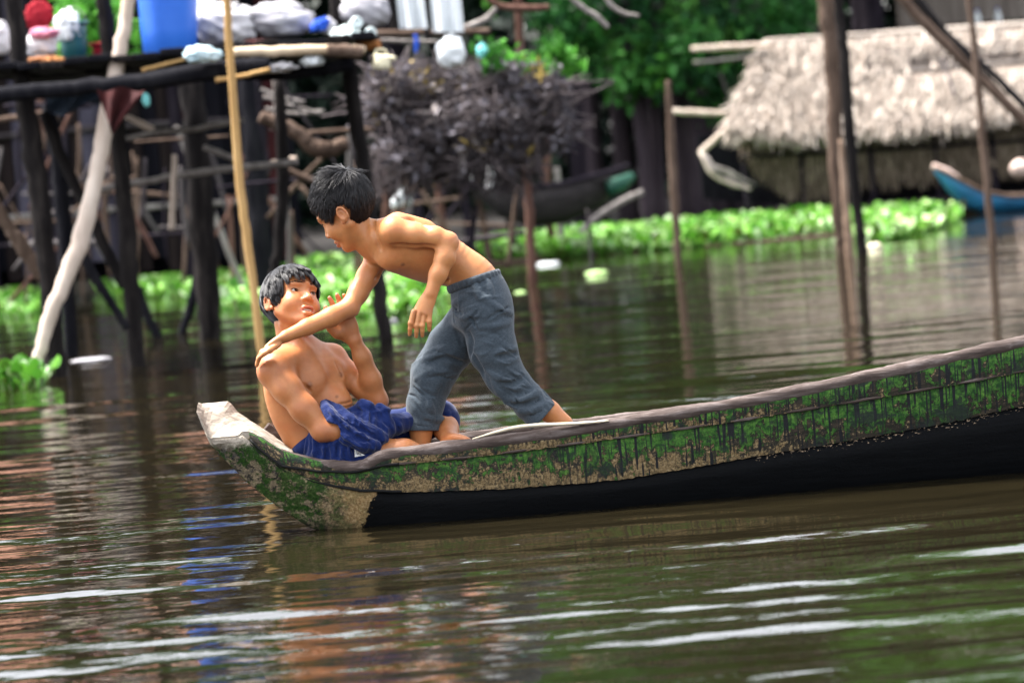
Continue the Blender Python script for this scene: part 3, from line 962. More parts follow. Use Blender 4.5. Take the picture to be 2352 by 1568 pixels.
    f2.wrinkle(q(690, 1100, -.2), q(1060, 920, .3), .007, 36, 3, (1, .6, 1.0))
    for pl in ([(905, 970), (915, 985), (930, 1000)], [(885, 975), (900, 995), (915, 1010)], [(925, 962), (935, 975), (945, 985)], [(1030, 945), (1026, 960), (1022, 975)]):
        groove(f2, pl, .008, .010, .5, 'add')
    f2.wrinkle(q(690, 1100, -.2), q(1060, 920, .3), .003, 90, 5, (1, .6, 1.0))
    V, F = f2.mesh(); V = relax(V, F, 1, .4)
    mesh_obj('shorts', V, F, NAVY, root)
    # shirt bunched up in the lap and round the forearm
    f3 = Field(np.minimum(q(680, 1090, -.26), q(680, 900, -.26)) - .02, np.maximum(q(950, 1090, .2), q(950, 900, .2)) + .02, .0026)
    # skirt of cloth hanging over the hip
    f3.tube([q(724, 985, -.07), q(722, 1010, -.065), q(722, 1050, -.06), q(722, 1066, -.05)], [.016, .026, .030, .03], [.035, .04, .04, .04], VD(1, .2, -.2), .012)
    f3.tube([q(745, 1008, -.10), q(747, 1040, -.10), q(748, 1066, -.09)], [.040, .050, .05], [.030, .034, .034], VD(1, .05, 0), .015)
    f3.tube([q(785, 1010, -.11), q(792, 1040, -.115), q(798, 1070, -.11)], [.045, .055, .06], [.04, .042, .04], VD(1, .05, 0), .015)
    f3.tube([q(830, 1015, -.10), q(842, 1035, -.105), q(846, 1066, -.10)], [.05, .05, .05], [.045, .042, .04], VD(1, .05, 0), .015)
    # rolled folds
    f3.chain([q(744, 927, -.06), q(752, 946, -.10), q(772, 972, -.135), q(800, 1000, -.15), q(832, 1018, -.15), q(862, 1024, -.13)], [.014, .026, .031, .033, .031, .022], .008)
    f3.chain([q(748, 924, -.03), q(776, 944, -.06), q(800, 968, -.10), q(838, 992, -.11), q(872, 1004, -.09)], [.012, .024, .030, .034, .03], .006)
    f3.chain([q(790, 950, -.0), q(815, 950, -.03), q(846, 972, -.07), q(880, 990, -.06)], [.020, .026, .034, .03], .006)
    f3.chain([q(818, 945, -.03), q(834, 931, -.05), q(846, 936, -.055), q(848, 958, -.06)], [.020, .021, .022, .028], .006)
    f3.chain([q(858, 955, -.03), q(872, 938, -.04), q(884, 944, -.045), q(884, 968, -.05)], [.018, .019, .020, .028], .006)
    f3.chain([q(880, 985, -.03), q(905, 975, .0), q(930, 968, .04)], [.034, .036, .034], .012)
    f3.cone(q(790, 1000, .0), q(860, 1000, .0), .06, .055, .02)
    f3.chain([q(800, 968, -.05), q(840, 962, -.05), q(872, 968, -.04), q(885, 985, -.04)], [.03, .036, .034, .034], .01)
    # cloth folds running along the drape
    L = [[(708, 1000), (704, 1025), (700, 1045)], [(722, 1005), (722, 1030), (720, 1052)], [(742, 1015), (743, 1035), (744, 1056)], [(758, 1012), (762, 1038), (764, 1058)],
         [(780, 1020), (786, 1042), (790, 1060)], [(800, 1025), (806, 1045), (808, 1060)], [(757, 940), (780, 965), (810, 990), (845, 1006)], [(768, 948), (800, 980), (842, 1000)],
         [(782, 955), (812, 975), (850, 992)], [(812, 958), (835, 975), (860, 985)], [(826, 930), (834, 938), (838, 950)], [(866, 938), (872, 948), (874, 960)],
         [(770, 985), (800, 1010), (830, 1026), (860, 1030)], [(752, 930), (762, 945), (770, 958)], [(893, 968), (900, 982), (905, 995)], [(910, 965), (918, 978), (924, 990)]]
    for pl in L: groove(f3, pl, .0065, .007, .45, 'add')
    G = [[(714, 1002), (712, 1028), (708, 1050)], [(732, 1012), (732, 1034), (732, 1054)], [(771, 1018), (774, 1040), (776, 1058)], [(764, 958), (790, 985), (822, 1006), (856, 1014)],
         [(776, 950), (806, 978), (846, 996)], [(852, 940), (854, 955), (852, 968)], [(792, 962), (820, 982), (856, 998)], [(762, 990), (790, 1016), (820, 1032)], [(820, 945), (826, 956), (836, 964)]]
    for pl in G: groove(f3, pl, .0055, .007, .5, 'sub')
    f3.wrinkle(f3.lo, f3.lo + f3.h * (f3.n - 1), .0038, 70, 6, (1, .5, 1))
    f3.wrinkle(f3.lo, f3.lo + f3.h * (f3.n - 1), .0011, 150, 8, (1, .4, .6))
    # leave the forearm free where it enters the roll
    f3.chain([q(741, 988, -.155), q(765, 992, -.155)], [.030, .028], .006, 'sub')
    V, F = f3.mesh(); V = relax(V, F, 1, .4)
    sh = mesh_obj('shirt', V, F, NAVY, root)
    # white woven label with dark strokes
    def patch(cs, nu, nv_, off):
        Vp = []; 
        for j in range(nv_ + 1):
            for i in range(nu + 1):
                a, b = i / nu, j / nv_
                u = (cs[0][0] * (1 - a) + cs[1][0] * a) * (1 - b) + (cs[3][0] * (1 - a) + cs[2][0] * a) * b
                v = (cs[0][1] * (1 - a) + cs[1][1] * a) * (1 - b) + (cs[3][1] * (1 - a) + cs[2][1] * a) * b
                Vp.append(f3.hit(u, v) - unit(ray(u, v)) * off)
        Fp = [(j * (nu + 1) + i, j * (nu + 1) + i + 1, (j + 1) * (nu + 1) + i + 1, (j + 1) * (nu + 1) + i) for j in range(nv_) for i in range(nu)]
        return Vp, Fp
    Vp, Fp = patch([(814, 1031), (822, 1036), (838, 1045), (815, 1049)], 6, 5, .0035)
    lb = mesh_obj('label', Vp, Fp, WHITE, sh)
    st_ = []
    for a, b in (((818, 1034), (822, 1044)), ((823, 1038), (826, 1044)), ((828, 1041), (829, 1046)), ((816, 1041), (826, 1042))):
        A_, B_ = [f3.hit(*p) - unit(ray(*p)) * .0042 for p in (a, b)]
        st_.append(sweep([A_, B_], [.0008, .0006], 4))
    Vp, Fp = join(*st_)
    mesh_obj('print', Vp, Fp, GREYD, lb)
    return root, fd
# ================================================================== THE BOAT
YC = .11
BW = lambda x: np.interp(x, [-1.05, -.98, -.85, -.5, -.1, .5, 1.2, 2.0, 2.8, 3.4], [.075, .088, .13, .20, .255, .295, .31, .28, .17, .06])

def pcurve(pts, frac):
    out = []
    for u, v in pts:
        p = W(u, v, YC - .2)
        for _ in range(3): p = W(u, v, YC - frac * float(BW(p[0])))
        out.append((p[0], p[2]))
    out = np.array(out)
    return out

RIM = [(455, 950), (470, 990), (485, 1006), (545, 1001), (565, 990), (600, 1006), (640, 1031), (675, 1043), (740, 1061), (815, 1067), (838, 1062), (868, 1046), (900, 1036),
       (960, 1029), (1080, 1016), (1180, 1002), (1300, 986), (1400, 969), (1500, 953), (1700, 919), (1900, 879), (2100, 835), (2352, 779)]
LA = [(560, 992), (600, 1030), (647, 1066), (727, 1078), (816, 1080), (886, 1064), (1045, 1050), (1157, 1037), (1411, 1003), (1665, 967), (1919, 926), (2173, 883), (2352, 849)]
LB = [(560, 1000), (600, 1038), (663, 1080), (727, 1104), (825, 1122), (949, 1126), (1157, 1118), (1411, 1099), (1589, 1069), (1767, 1038), (1919, 1013), (2173, 967), (2352, 926)]
STEM = [(450, 945), (464, 980), (481, 1018), (520, 1060), (567, 1107), (631, 1158), (682, 1193), (709, 1211)]

def mk(c, ext):
    a = np.concatenate([c, ext]); return lambda x: np.interp(x, a[:, 0], a[:, 1])
cR, cA, cB, cS = pcurve(RIM, 1.0), pcurve(LA, .96), pcurve(LB, .87), pcurve(STEM, .55)
zR = mk(cR, np.array([(2.4, cR[-1, 1] + .10), (3.0, cR[-1, 1] + .21), (3.4, cR[-1, 1] + .31)]))
zA = mk(cA, np.array([(2.4, cA[-1, 1] + .11), (3.0, cA[-1, 1] + .23), (3.3, cR[-1, 1] + .26)]))
zB = mk(cB, np.array([(2.4, cB[-1, 1] + .12), (3.0, cB[-1, 1] + .27), (3.3, cR[-1, 1] + .25)]))
_k = np.concatenate([cS, [(cS[-1, 0] + .12, -.05), (cS[-1, 0] + .4, -.09), (2.3, -.09), (2.7, .0), (3.1, .28), (3.4, cR[-1, 1] + .22)]])
zK = lambda x: np.interp(x, _k[:, 0], _k[:, 1])
X0 = cA[0, 0]
sink = lambda x: float(np.interp(x, [-.3, .0, .35, .8, 3.0, 3.4], [.012, .012, .03, .055, .055, 0]))   # the boat heels a little away

def boat_paint():
    m, nt, b = nodes_of('flaking_green_paint')
    a = attr(nt, 'st'); sep = nt.nodes.new('ShaderNodeSeparateXYZ'); nt.links.new(a.outputs['Vector'], sep.inputs[0])
    x, d, t = sep.outputs
    cmb = nt.nodes.new('ShaderNodeCombineXYZ'); nt.links.new(x, cmb.inputs[0]); nt.links.new(d, cmb.inputs[1])
    v = cmb.outputs[0]
    big = noise(nt, v, 5, 4, .6)
    fl = noise(nt, v, 24, 10, .72, (1, 1.1, 1), .5)
    fine = noise(nt, v, 120, 5, .7)
    grain = noise(nt, v, 60, 6, .7, (.10, 1.6, 1))
    # old wood: dark weathered to pale tan
    wood = ramp(nt, grain, [(.3, (.008, .007, .006)), (.52, (.030, .024, .017)), (.75, (.085, .062, .038))])
    pale = ramp(nt, fine, [(.3, (.05, .034, .016)), (.48, (.17, .115, .055)), (.62, (.30, .22, .115)), (.78, (.44, .36, .24))])
    # bare pale wood: along the lower half, most of all in the boat's left middle
    xm = ramp(nt, mathn(nt, 'MULTIPLY_ADD', x, .30, .35), [(.08, (.25,) * 3), (.22, (.85,) * 3), (.50, (1,) * 3), (.62, (.22,) * 3), (.75, (.02,) * 3), (1, (.03,) * 3)])
    tm = ramp(nt, t, [(.0, (.30,) * 3), (.45, (.55,) * 3), (.9, (1,) * 3)])
    pm = mathn(nt, 'MULTIPLY', xm, tm)
    pm = ramp(nt, mathn(nt, 'ADD', mathn(nt, 'MULTIPLY', pm, .17), noise(nt, v, 30, 10, .8)), [(.565, (0,) * 3), (.59, (1,) * 3)])
    c = mixc(nt, pm, wood, pale)
    # green paint left in flakes and brush marks
    g = ramp(nt, noise(nt, v, 40, 6, .7), [(.25, (.004, .016, .003)), (.42, (.010, .050, .008)), (.54, (.044, .130, .018)), (.66, (.095, .205, .034)), (.8, (.20, .29, .07))])
    # brush strokes slanting across the right end
    br = noise(nt, v, 40, 6, .65, (1.0, .30, 1), 1.2)
    gx = mathn(nt, 'MULTIPLY_ADD', x, .030, .455)
    gf = mathn(nt, 'ADD', mathn(nt, 'MULTIPLY', fl, .62), mathn(nt, 'MULTIPLY', br, .38))
    gf = mathn(nt, 'ADD', gf, mathn(nt, 'MULTIPLY', mathn(nt, 'SUBTRACT', big, .5), .30))
    gf = mathn(nt, 'ADD', gf, mathn(nt, 'MULTIPLY', mathn(nt, 'SUBTRACT', .5, t), .16))
    gm = ramp(nt, mathn(nt, 'ADD', gf, mathn(nt, 'SUBTRACT', gx, .46)), [(.499, (0,) * 3), (.513, (1,) * 3)])
    edge = ramp(nt, mathn(nt, 'ADD', gf, mathn(nt, 'SUBTRACT', gx, .46)), [(.462, (0,) * 3), (.488, (.8,) * 3), (.503, (.8,) * 3), (.510, (0,) * 3)])
    c = mixc(nt, edge, c, (.006, .006, .005))
    c = mixc(nt, gm, c, g)
    dk = ramp(nt, noise(nt, v, 55, 8, .75, (1.0, .45, 1), 1.0), [(.53, (0,) * 3), (.56, (1,) * 3)])
    c = mixc(nt, mathn(nt, 'MULTIPLY', dk, .55), c, (.010, .012, .009))
    # tar runs
    run = noise(nt, v, 95, 2, .45, (1, .045, 1), .25)
    rl = noise(nt, v, 9, 2, .5, (1, .02, 1))
    rm = mathn(nt, 'MULTIPLY', ramp(nt, run, [(.560, (0,) * 3), (.578, (1,) * 3)]), ramp(nt, mathn(nt, 'SUBTRACT', mathn(nt, 'MULTIPLY', rl, 1.9), t), [(.0, (0,) * 3), (.05, (1,) * 3)]))
    rx = ramp(nt, mathn(nt, 'MULTIPLY_ADD', x, .30, .35), [(.30, (.0,) * 3), (.42, (1,) * 3), (1, (1,) * 3)])
    c = mixc(nt, mathn(nt, 'MULTIPLY', rm, rx), c, (.008, .009, .011))
    # dark stain band
    sb = ramp(nt, mathn(nt, 'ADD', mathn(nt, 'MULTIPLY', fl, .5), mathn(nt, 'MULTIPLY', big, .5)), [(.535, (0,) * 3), (.565, (1,) * 3)])
    c = mixc(nt, mathn(nt, 'MULTIPLY', sb, .85), c, (.012, .014, .016))
    nt.links.new(c, b.inputs['Base Color'])
    b.inputs['Roughness'].default_value = .72; b.inputs['Specular IOR Level'].default_value = .25
    h = mathn(nt, 'ADD', mathn(nt, 'MULTIPLY', gm, .4), mathn(nt, 'ADD', mathn(nt, 'MULTIPLY', fine, .5), grain))
    bump(nt, b, h, .6, .004)
    return m

def hull_mat():
    m, nt, b = nodes_of('tarred_hull')
    a = attr(nt, 'st'); sep = nt.nodes.new('ShaderNodeSeparateXYZ'); nt.links.new(a.outputs['Vector'], sep.inputs[0])
    x, d, z = sep.outputs
    cmb = nt.nodes.new('ShaderNodeCombineXYZ'); nt.links.new(x, cmb.inputs[0]); nt.links.new(z, cmb.inputs[1])
    v = cmb.outputs[0]
    n1 = noise(nt, v, 22, 8, .7); n2 = noise(nt, v, 110, 6, .7); big = noise(nt, v, 6, 4, .6)
    gr = noise(nt, v, 50, 6, .7, (.15, 1.4, 1))
    wood = ramp(nt, n2, [(.28, (.045, .037, .028)), (.5, (.16, .125, .08)), (.72, (.33, .26, .17))])
    tan = ramp(nt, n2, [(.3, (.09, .055, .024)), (.5, (.24, .155, .072)), (.75, (.44, .34, .19))])
    # bow: greyish wood, bluish tar patch high up, moss lower down, tan at its heel
    hi = ramp(nt, mathn(nt, 'MULTIPLY_ADD', z, 2.4, .0), [(.0, (0,) * 3), (1, (1,) * 3)])
    heel = ramp(nt, mathn(nt, 'ADD', mathn(nt, 'MULTIPLY_ADD', x, 2.0, 1.62), mathn(nt, 'MULTIPLY', mathn(nt, 'SUBTRACT', n1, .5), .5)), [(.25, (0,) * 3), (.5, (1,) * 3)])
    c = mixc(nt, heel, wood, tan)
    tip = ramp(nt, mathn(nt, 'ADD', z, mathn(nt, 'MULTIPLY', mathn(nt, 'SUBTRACT', n1, .5), .12)), [(.285, (0,) * 3), (.31, (1,) * 3)])
    blue = ramp(nt, mathn(nt, 'ADD', mathn(nt, 'MULTIPLY', n1, .7), mathn(nt, 'MULTIPLY', z, .95)), [(.55, (0,) * 3), (.66, (1,) * 3)])
    blue = mathn(nt, 'MULTIPLY', blue, ramp(nt, z, [(.30, (1,) * 3), (.36, (0,) * 3)]))
    c = mixc(nt, mathn(nt, 'MULTIPLY', blue, .85), c, (.020, .024, .034))
    moss = ramp(nt, mathn(nt, 'ADD', mathn(nt, 'MULTIPLY', noise(nt, v, 30, 10, .78), .65), mathn(nt, 'MULTIPLY', big, .35)), [(.485, (0,) * 3), (.51, (1,) * 3)])
    blk = ramp(nt, noise(nt, v, 24, 10, .8, (1, 1.3, 1), .6), [(.505, (0,) * 3), (.53, (1,) * 3)])
    c = mixc(nt, mathn(nt, 'MULTIPLY', blk, mathn(nt, 'MULTIPLY_ADD', heel, -.75, .92)), c, (.010, .011, .012))
    moss = mathn(nt, 'MULTIPLY', moss, mathn(nt, 'SUBTRACT', 1.0, mathn(nt, 'MULTIPLY', heel, .75)))
    mg = ramp(nt, n2, [(.3, (.004, .012, .003)), (.55, (.018, .052, .008)), (.8, (.06, .12, .02))])
    c = mixc(nt, mathn(nt, 'MULTIPLY', moss, .9), c, mg)
    c = mixc(nt, tip, c, ramp(nt, n2, [(.3, (.20, .17, .135)), (.7, (.50, .44, .37))]))
    # black wet foot of the bow
    ft = ramp(nt, mathn(nt, 'ADD', mathn(nt, 'MULTIPLY', z, -4.0), mathn(nt, 'MULTIPLY', n1, 1.0)), [(.33, (0,) * 3), (.6, (1,) * 3)])
    c = mixc(nt, mathn(nt, 'MULTIPLY', ft, mathn(nt, 'MULTIPLY_ADD', heel, -.7, .85)), c, (.012, .012, .009))
    # tar over everything behind the bow
    edge = mathn(nt, 'ADD', mathn(nt, 'MULTIPLY_ADD', x, 14.0, 8.0), mathn(nt, 'ADD', mathn(nt, 'MULTIPLY', z, 6.2), mathn(nt, 'MULTIPLY', mathn(nt, 'SUBTRACT', n1, .5), 1.6)))
    edge = mathn(nt, 'SUBTRACT', mathn(nt, 'MULTIPLY_ADD', x, 14.0, 8.05), mathn(nt, 'SUBTRACT', mathn(nt, 'MULTIPLY', z, 6.5), mathn(nt, 'MULTIPLY', mathn(nt, 'SUBTRACT', n1, .5), 2.0)))
    tm = ramp(nt, edge, [(.42, (0,) * 3), (.5, (1,) * 3)])
    tar = ramp(nt, gr, [(.3, (.0010, .0012, .0016)), (.7, (.0028, .0033, .0042))])
    chip = ramp(nt, mathn(nt, 'ADD', mathn(nt, 'MULTIPLY', noise(nt, v, 70, 4, .7, (1, 1.6, 1)), .85), mathn(nt, 'MULTIPLY', d, 3.0)), [(.565, (0,) * 3), (.58, (1,) * 3)])
    tar = mixc(nt, chip, tar, (.34, .25, .17))
    c = mixc(nt, tm, c, tar)
    nt.links.new(c, b.inputs['Base Color'])
    rr = ramp(nt, tm, [(0, (.8,) * 3), (1, (.6,) * 3)])
    nt.links.new(rr, b.inputs['Roughness']); b.inputs['Specular IOR Level'].default_value = .07
    bump(nt, b, mathn(nt, 'ADD', n2, gr), .6, .004)
    return m

def old_wood(name, a, b_, c_, stretch=(.12, 1, 1), rough=.85, scale=30, spec=.25):
    m, nt, b = nodes_of(name)
    co = objco(nt)
    g = noise(nt, co, scale, 8, .7, stretch, .3); p = noise(nt, co, 6, 4)
    c = ramp(nt, g, [(.28, a), (.5, b_), (.74, c_)])
    c = mixc(nt, mathn(nt, 'MULTIPLY', p, .45), c, a)
    nt.links.new(c, b.inputs['Base Color']); b.inputs['Roughness'].default_value = rough
    b.inputs['Specular IOR Level'].default_value = spec
    bump(nt, b, g, .8, .006)
    return m

PAINT, HULL = boat_paint(), hull_mat()
RAIL = old_wood('grey_brown_rail', (.022, .015, .013), (.095, .070, .062), (.29, .245, .235), scale=45)
DECK = old_wood('bleached_bow_wood', (.12, .10, .08), (.33, .285, .235), (.52, .465, .40), (.4, 1, 1))
INSIDE = old_wood('worn_boat_inside', (.06, .045, .035), (.16, .12, .09), (.26, .21, .165))
HULLB = old_wood('black_seam', (.003, .003, .003), (.006, .006, .006), (.012, .011, .010))
PALE = old_wood('bleached_splinter', (.30, .24, .17), (.55, .49, .38), (.70, .65, .54))

def build_boat():
    root = empty('wooden_canoe', (0.2, YC, 0), 'long narrow wooden boat with flaking green paint and a tarred black bottom', 'boat')
    xs = np.concatenate([np.linspace(-1.035, -.5, 44), np.linspace(-.49, 1.75, 150), np.linspace(1.8, 3.38, 30)])
    g = np.random.default_rng(4)
    secs, st = [], []
    for x in xs:                                       # hull shell below the painted strakes
        w = float(BW(x)); top = float(zB(x)) if x > X0 else float(zR(x)) - .006
        k = float(zK(x)); top = max(top, k + .012)
        h = top - k
        prof = [(.87, 1.0), (.84, .75), (.79, .48), (.70, .24), (.55, .07), (.3, .0)]
        if x < -.45:
            f = min(1, (-.45 - x) / .3); prof = [(a * (1 - f) + (1.0 - .5 * (1 - b)) * f * .98, b) for a, b in prof]
        o = [A3(x, YC - w * a, k + h * b) for a, b in prof] + [A3(x, YC, k)] + [A3(x, YC + w * a, k + h * b) for a, b in prof[::-1]]
        i = [A3(x, YC + max(w * a - .022, 0) * (1 if s_ else 1), k + h * b + .02 * (1 - b)) for s_, (a, b) in enumerate(prof)] + [A3(x, YC, k + .02)] + \
            [A3(x, YC - max(w * a - .022, 0), k + h * b + .02 * (1 - b)) for a, b in prof[::-1]]
        ring = np.array(o + i)
        secs.append(ring)
        dd = np.array([1 - 0.0 - (1 - b) * 1.0 for a, b in prof])
        hh = np.concatenate([dd, [0], dd[::-1], dd, [0], dd[::-1]])
        st.append(np.stack([ring[:, 0], (np.concatenate([dd, [0], dd[::-1]] * 2) - 1) * h * 1.0, ring[:, 2]], 1))
    V, F = loft(secs)
    S = np.concatenate(st); S[:, 1] = np.where(S[:, 0] > .75, S[:, 1] + .035, -.5)
    mesh_obj('hull', V, F, HULL, root, attrs={'st': S})
    sel = xs[(xs > X0 + .01) & (xs < 3.28)]
    for sg in (-1, 1):
        for nm, zt, zb, ft, fb, out in (('upper_strake', zR, zA, 1.0, .955, .008), ('lower_strake', zA, zB, .955, .87, .004)):
            secs, st = [], []
            for x in sel:
                w = float(BW(x)); a, b_ = float(zt(x)), float(zb(x)); a = max(a, b_ + .004)
                if sg > 0: a -= sink(x) * (1 if nm[0] == 'u' else .8); b_ -= sink(x) * (.8 if nm[0] == 'u' else .5)
                jag = g.normal(0, .0012)
                wt, wb = w * ft, w * fb + out
                n = 5; ring = []
                for j in range(n + 1):
                    t = j / n; ring.append((wt * (1 - t) + wb * t + .004 * math.sin(math.pi * t), a * (1 - t) + (b_ - .006 + jag) * t, t))
                ring += [(wb - .022, b_ - .006, 1), (wt - .022, a, 0)]
                secs.append(np.array([(x, YC + sg * r, z) for r, z, t in ring]))
                st.append([(x * 1.0 + 7 * (nm[0] == 'l') * 0 + .0, (a - z) + (.0 if nm[0] == 'u' else .37), t) for r, z, t in ring])
            V, F = loft(secs)
            if sg > 0: F = [f[::-1] for f in F]
            mesh_obj(nm, V, F, PAINT, root, smooth=False, attrs={'st': np.array(st).reshape(-1, 3)})
        # rounded rail on top of the planking
        xr = xs[(xs > -.865) & (xs < 3.3)]
        P = [A3(x, YC + sg * (BW(x) - .012), zR(x) - .010 - (sink(x) if sg > 0 else 0)) for x in xr]
        V, F = sweep(P, .0195 * np.interp(xr, [-.87, -.70, -.5], [.35, .75, 1]) * (1 + .10 * np.sin(np.arange(len(P)) * .37) * np.sin(np.arange(len(P)) * .11)), 10, rough=.07, flat=1.15, seed=sg + 3)
        mesh_obj('gunwale', V, F, RAIL, root)
        # moulding that covers the plank seam
        xr = xs[(xs > -.45) & (xs < 3.2)]
        P = [A3(x, YC + sg * (BW(x) * .955 + .004), zA(x) - .002 - (.8 * sink(x) if sg > 0 else 0)) for x in xr]
        V, F = sweep(P, .0058 + .0016 * np.sin(np.arange(len(P)) * .5), 6, rough=.15, seed=sg + 9)
        mesh_obj('seam_batten', V, F, RAIL, root)
    # worn bow deck, higher on the far side
    far = [(461, 928), (490, 924), (526, 923), (545, 944), (572, 962), (599, 980), (622, 996), (644, 1011), (672, 1033)]
    near = [(451, 946), (470, 990), (485, 1005), (515, 1003), (545, 999), (565, 988), (600, 1003), (640, 1028), (672, 1041)]
    fp, npz = [], []
    for u, v in far:
        p = W(u, v, YC)
        for _ in range(3): p = W(u, v, YC + float(BW(p[0])) * .95)
        fp.append(p)
    for u, v in near:
        p = W(u, v, YC)
        for _ in range(3): p = W(u, v, YC - float(BW(p[0])) * .965)
        npz.append(p)
    fp, npz = spline(fp, 26), spline(npz, 26)
    secs = []
    for i in range(26):
        a, b_ = npz[i], fp[i]; ring = []
        for t in np.linspace(0, 1, 9):
            p = a * (1 - t) + b_ * t; p = p + A3(0, 0, .014 * math.sin(math.pi * t) * (1 - .5 * i / 25) + g.normal(0, .0012)); ring.append(p)
        dn = A3(.012, 0, -.022)
        ring += [ring[k] + dn for k in range(8, -1, -1)]
        secs.append(np.array(ring))
    V, F = loft(secs)
    mesh_obj('bow_deck', V, F, DECK, root, smooth=False)
    for zz, fr in ((zB, .955), (zA, .985)):
        xr = np.linspace(X0 + .02, -.40, 40)
        P = [A3(x, YC - BW(x) * (fr if zz is zA else .90) - .004, zz(x) - .004) for x in xr]
        V, F = sweep(P, .0048, 6, rough=.3, seed=5); mesh_obj('open_seam', V, F, HULLB, root)
    # floor boards and thwarts
    for k, yy in enumerate((-.16, -.055, .05, .155)):
        secs = []
        for x in np.linspace(-.62, 2.7, 30):
            sc = min(1, float(BW(x)) / .28); zf = max(.062, float(zK(x)) + .05)
            secs.append(np.array([(x, YC + (yy + dx) * sc, zf + dz) for dx, dz in ((-.048, 0), (.048, 0), (.048, .018), (-.048, .018))]))
        V, F = loft(secs); mesh_obj('floor_board', V, F, INSIDE, root, smooth=False)
    def plank(x, half, z, th=.012):
        w = float(BW(x)) - .03
        V, F = box((x, YC, z), ((1, 0, 0), (0, 1, 0), (0, 0, 1)), (half, w, th), .004)
        mesh_obj('thwart', V, F, INSIDE, root, smooth=False)
    p = W(660, 1000, YC + .14)
    V, F = box(W(640, 1002, YC + .13), (VD(1, -.75, 0), VD(.1, 0, 1), VD(.75, 1, 0)), (.055, .016, .018), .004)
    mesh_obj('bow_plank', V, F, RAIL, root, smooth=False)
    plank(W(1290, 1006, 0)[0], .11, W(1290, 1006, .06)[2] - .018)
    plank(1.9, .09, .33)
    # bleached splinter of the old rail lying on the near gunwale
    P = [W(u, v, YC - .285) for u, v in ((1085, 1008), (1140, 992), (1200, 979), (1270, 975), (1340, 971), (1398, 966))]
    V, F = sweep(P, [.004, .010, .0125, .012, .010, .004], 8, n=24, rough=.12, flat=.55)
    mesh_obj('rail_splinter', V, F, PALE, root)
    # small orange nail head standing in the rail
    return root

# ================================================================== WATER
def water_mat():
    m, nt, b = nodes_of('murky_river_water')
    co = objco(nt)
    n = noise(nt, co, .35, 3)
    c = ramp(nt, n, [(.3, (.0065, .0052, .0024)), (.7, (.0110, .0086, .0038))])
    nt.links.new(c, b.inputs['Base Color'])
    b.inputs['Roughness'].default_value = .012; b.inputs['IOR'].default_value = 1.333
    b.inputs['Specular IOR Level'].default_value = .65
    r = noise(nt, co, 3.2, 4, .6, (.45, 1.6, 1)); r2 = noise(nt, co, 14, 3, .55, (.5, 1.5, 1))
    bump(nt, b, mathn(nt, 'ADD', r, mathn(nt, 'MULTIPLY', r2, .22)), .085, .045)
    return m

def build_water():
    D = np.concatenate([np.linspace(-30, 4.5, 24)[:-1], 1 / np.linspace(1 / 4.5, 1 / 75, 1150), np.linspace(76, 900, 50)])
    u = np.linspace(-1, 1, 621)
    sp = np.maximum(np.gradient(D), 1e-3)
    half = np.clip(np.abs(D), 7, None) * .20
    xx = (u * .55 + .45 * u ** 3 + 14 * u ** 15)
    X = xx[None, :] * half[:, None] * 1.35
    Y = np.repeat((D + CAM[1])[:, None], len(u), 1)
    Z = np.zeros_like(X); g = np.random.default_rng(21)
    dx = np.gradient(X, axis=1)
    def add(n, lmin, lmax, spread, slope):
        nonlocal Z
        for _ in range(n):
            lam = math.exp(g.uniform(math.log(lmin), math.log(lmax)))
            th = g.normal(0, spread) + math.pi / 2
            k = 2 * math.pi / lam
            kx, ky = k * math.cos(th), k * math.sin(th)
            amp = slope / k * math.sqrt(2 / n)
            fade = np.clip(lam / (2.6 * sp) - .6, 0, 1)[:, None] * np.clip(lam / (2.2 * dx * max(abs(math.cos(th)), .05)) - .3, 0, 1)
            pk = g.normal(0, .5, 2); p0 = g.uniform(0, 6.28, 2)
            env = .30 + 1.0 * (.5 + .5 * np.sin(X * pk[0] * 2.0 + p0[0]) * np.sin(Y * pk[1] * 1.6 + p0[1])) ** 2
            Z += amp * fade * env * 1.4 * np.sin(kx * X + ky * Y + g.uniform(0, 6.28))
    add(16, .6, 2.0, .14, .032)
    add(34, .20, .6, .20, .050)
    add(28, .07, .20, .34, .017)
    # calmer patches
    calm = .75 + .25 * np.sin(X * .5 + 1.0) * np.sin(Y * .37 + .4)
    Z *= calm * (1 + .55 * np.clip((-.6 - Y) / 2.6, 0, 1))      # livelier towards the open water in front
    nR, nC = X.shape
    V = np.stack([X, Y, Z], -1).reshape(-1, 3)
    i = np.arange(nR - 1)[:, None] * nC + np.arange(nC - 1)[None]
    F = np.stack([i, i + 1, i + nC + 1, i + nC], -1).reshape(-1, 4)
    o = mesh_obj('water', V, F, water_mat())
    o['kind'] = 'structure'
    return o
# ================================================================== BACKGROUND
def wood(name, a, b_, c_, sc=14, stretch=(1, 1, .12)):
    return old_wood(name, a, b_, c_, stretch, .9, sc, spec=.06)
POST = wood('weathered_dark_post', (.005, .0045, .005), (.015, .013, .013), (.055, .047, .043))
BLACK = wood('wet_black_timber', (.004, .004, .006), (.010, .010, .013), (.026, .025, .028))
BROWN = wood('brown_stick', (.038, .025, .019), (.105, .072, .055), (.20, .145, .115))
REDDISH = wood('reddish_stick', (.045, .022, .017), (.115, .062, .048), (.20, .12, .095))
GREYW = wood('grey_driftwood', (.10, .09, .085), (.24, .215, .20), (.40, .37, .35))
PALEW = wood('peeled_pale_wood', (.34, .27, .22), (.56, .46, .39), (.72, .63, .55), 9)
BAMBOO = wood('yellow_bamboo', (.26, .15, .06), (.50, .31, .13), (.62, .44, .22), 9)
TAN = wood('tan_plank', (.40, .30, .20), (.62, .50, .36), (.74, .64, .50), 9, (.12, 1, 1))
TANB = wood('tan_brown_post', (.10, .065, .045), (.24, .165, .12), (.36, .27, .21))
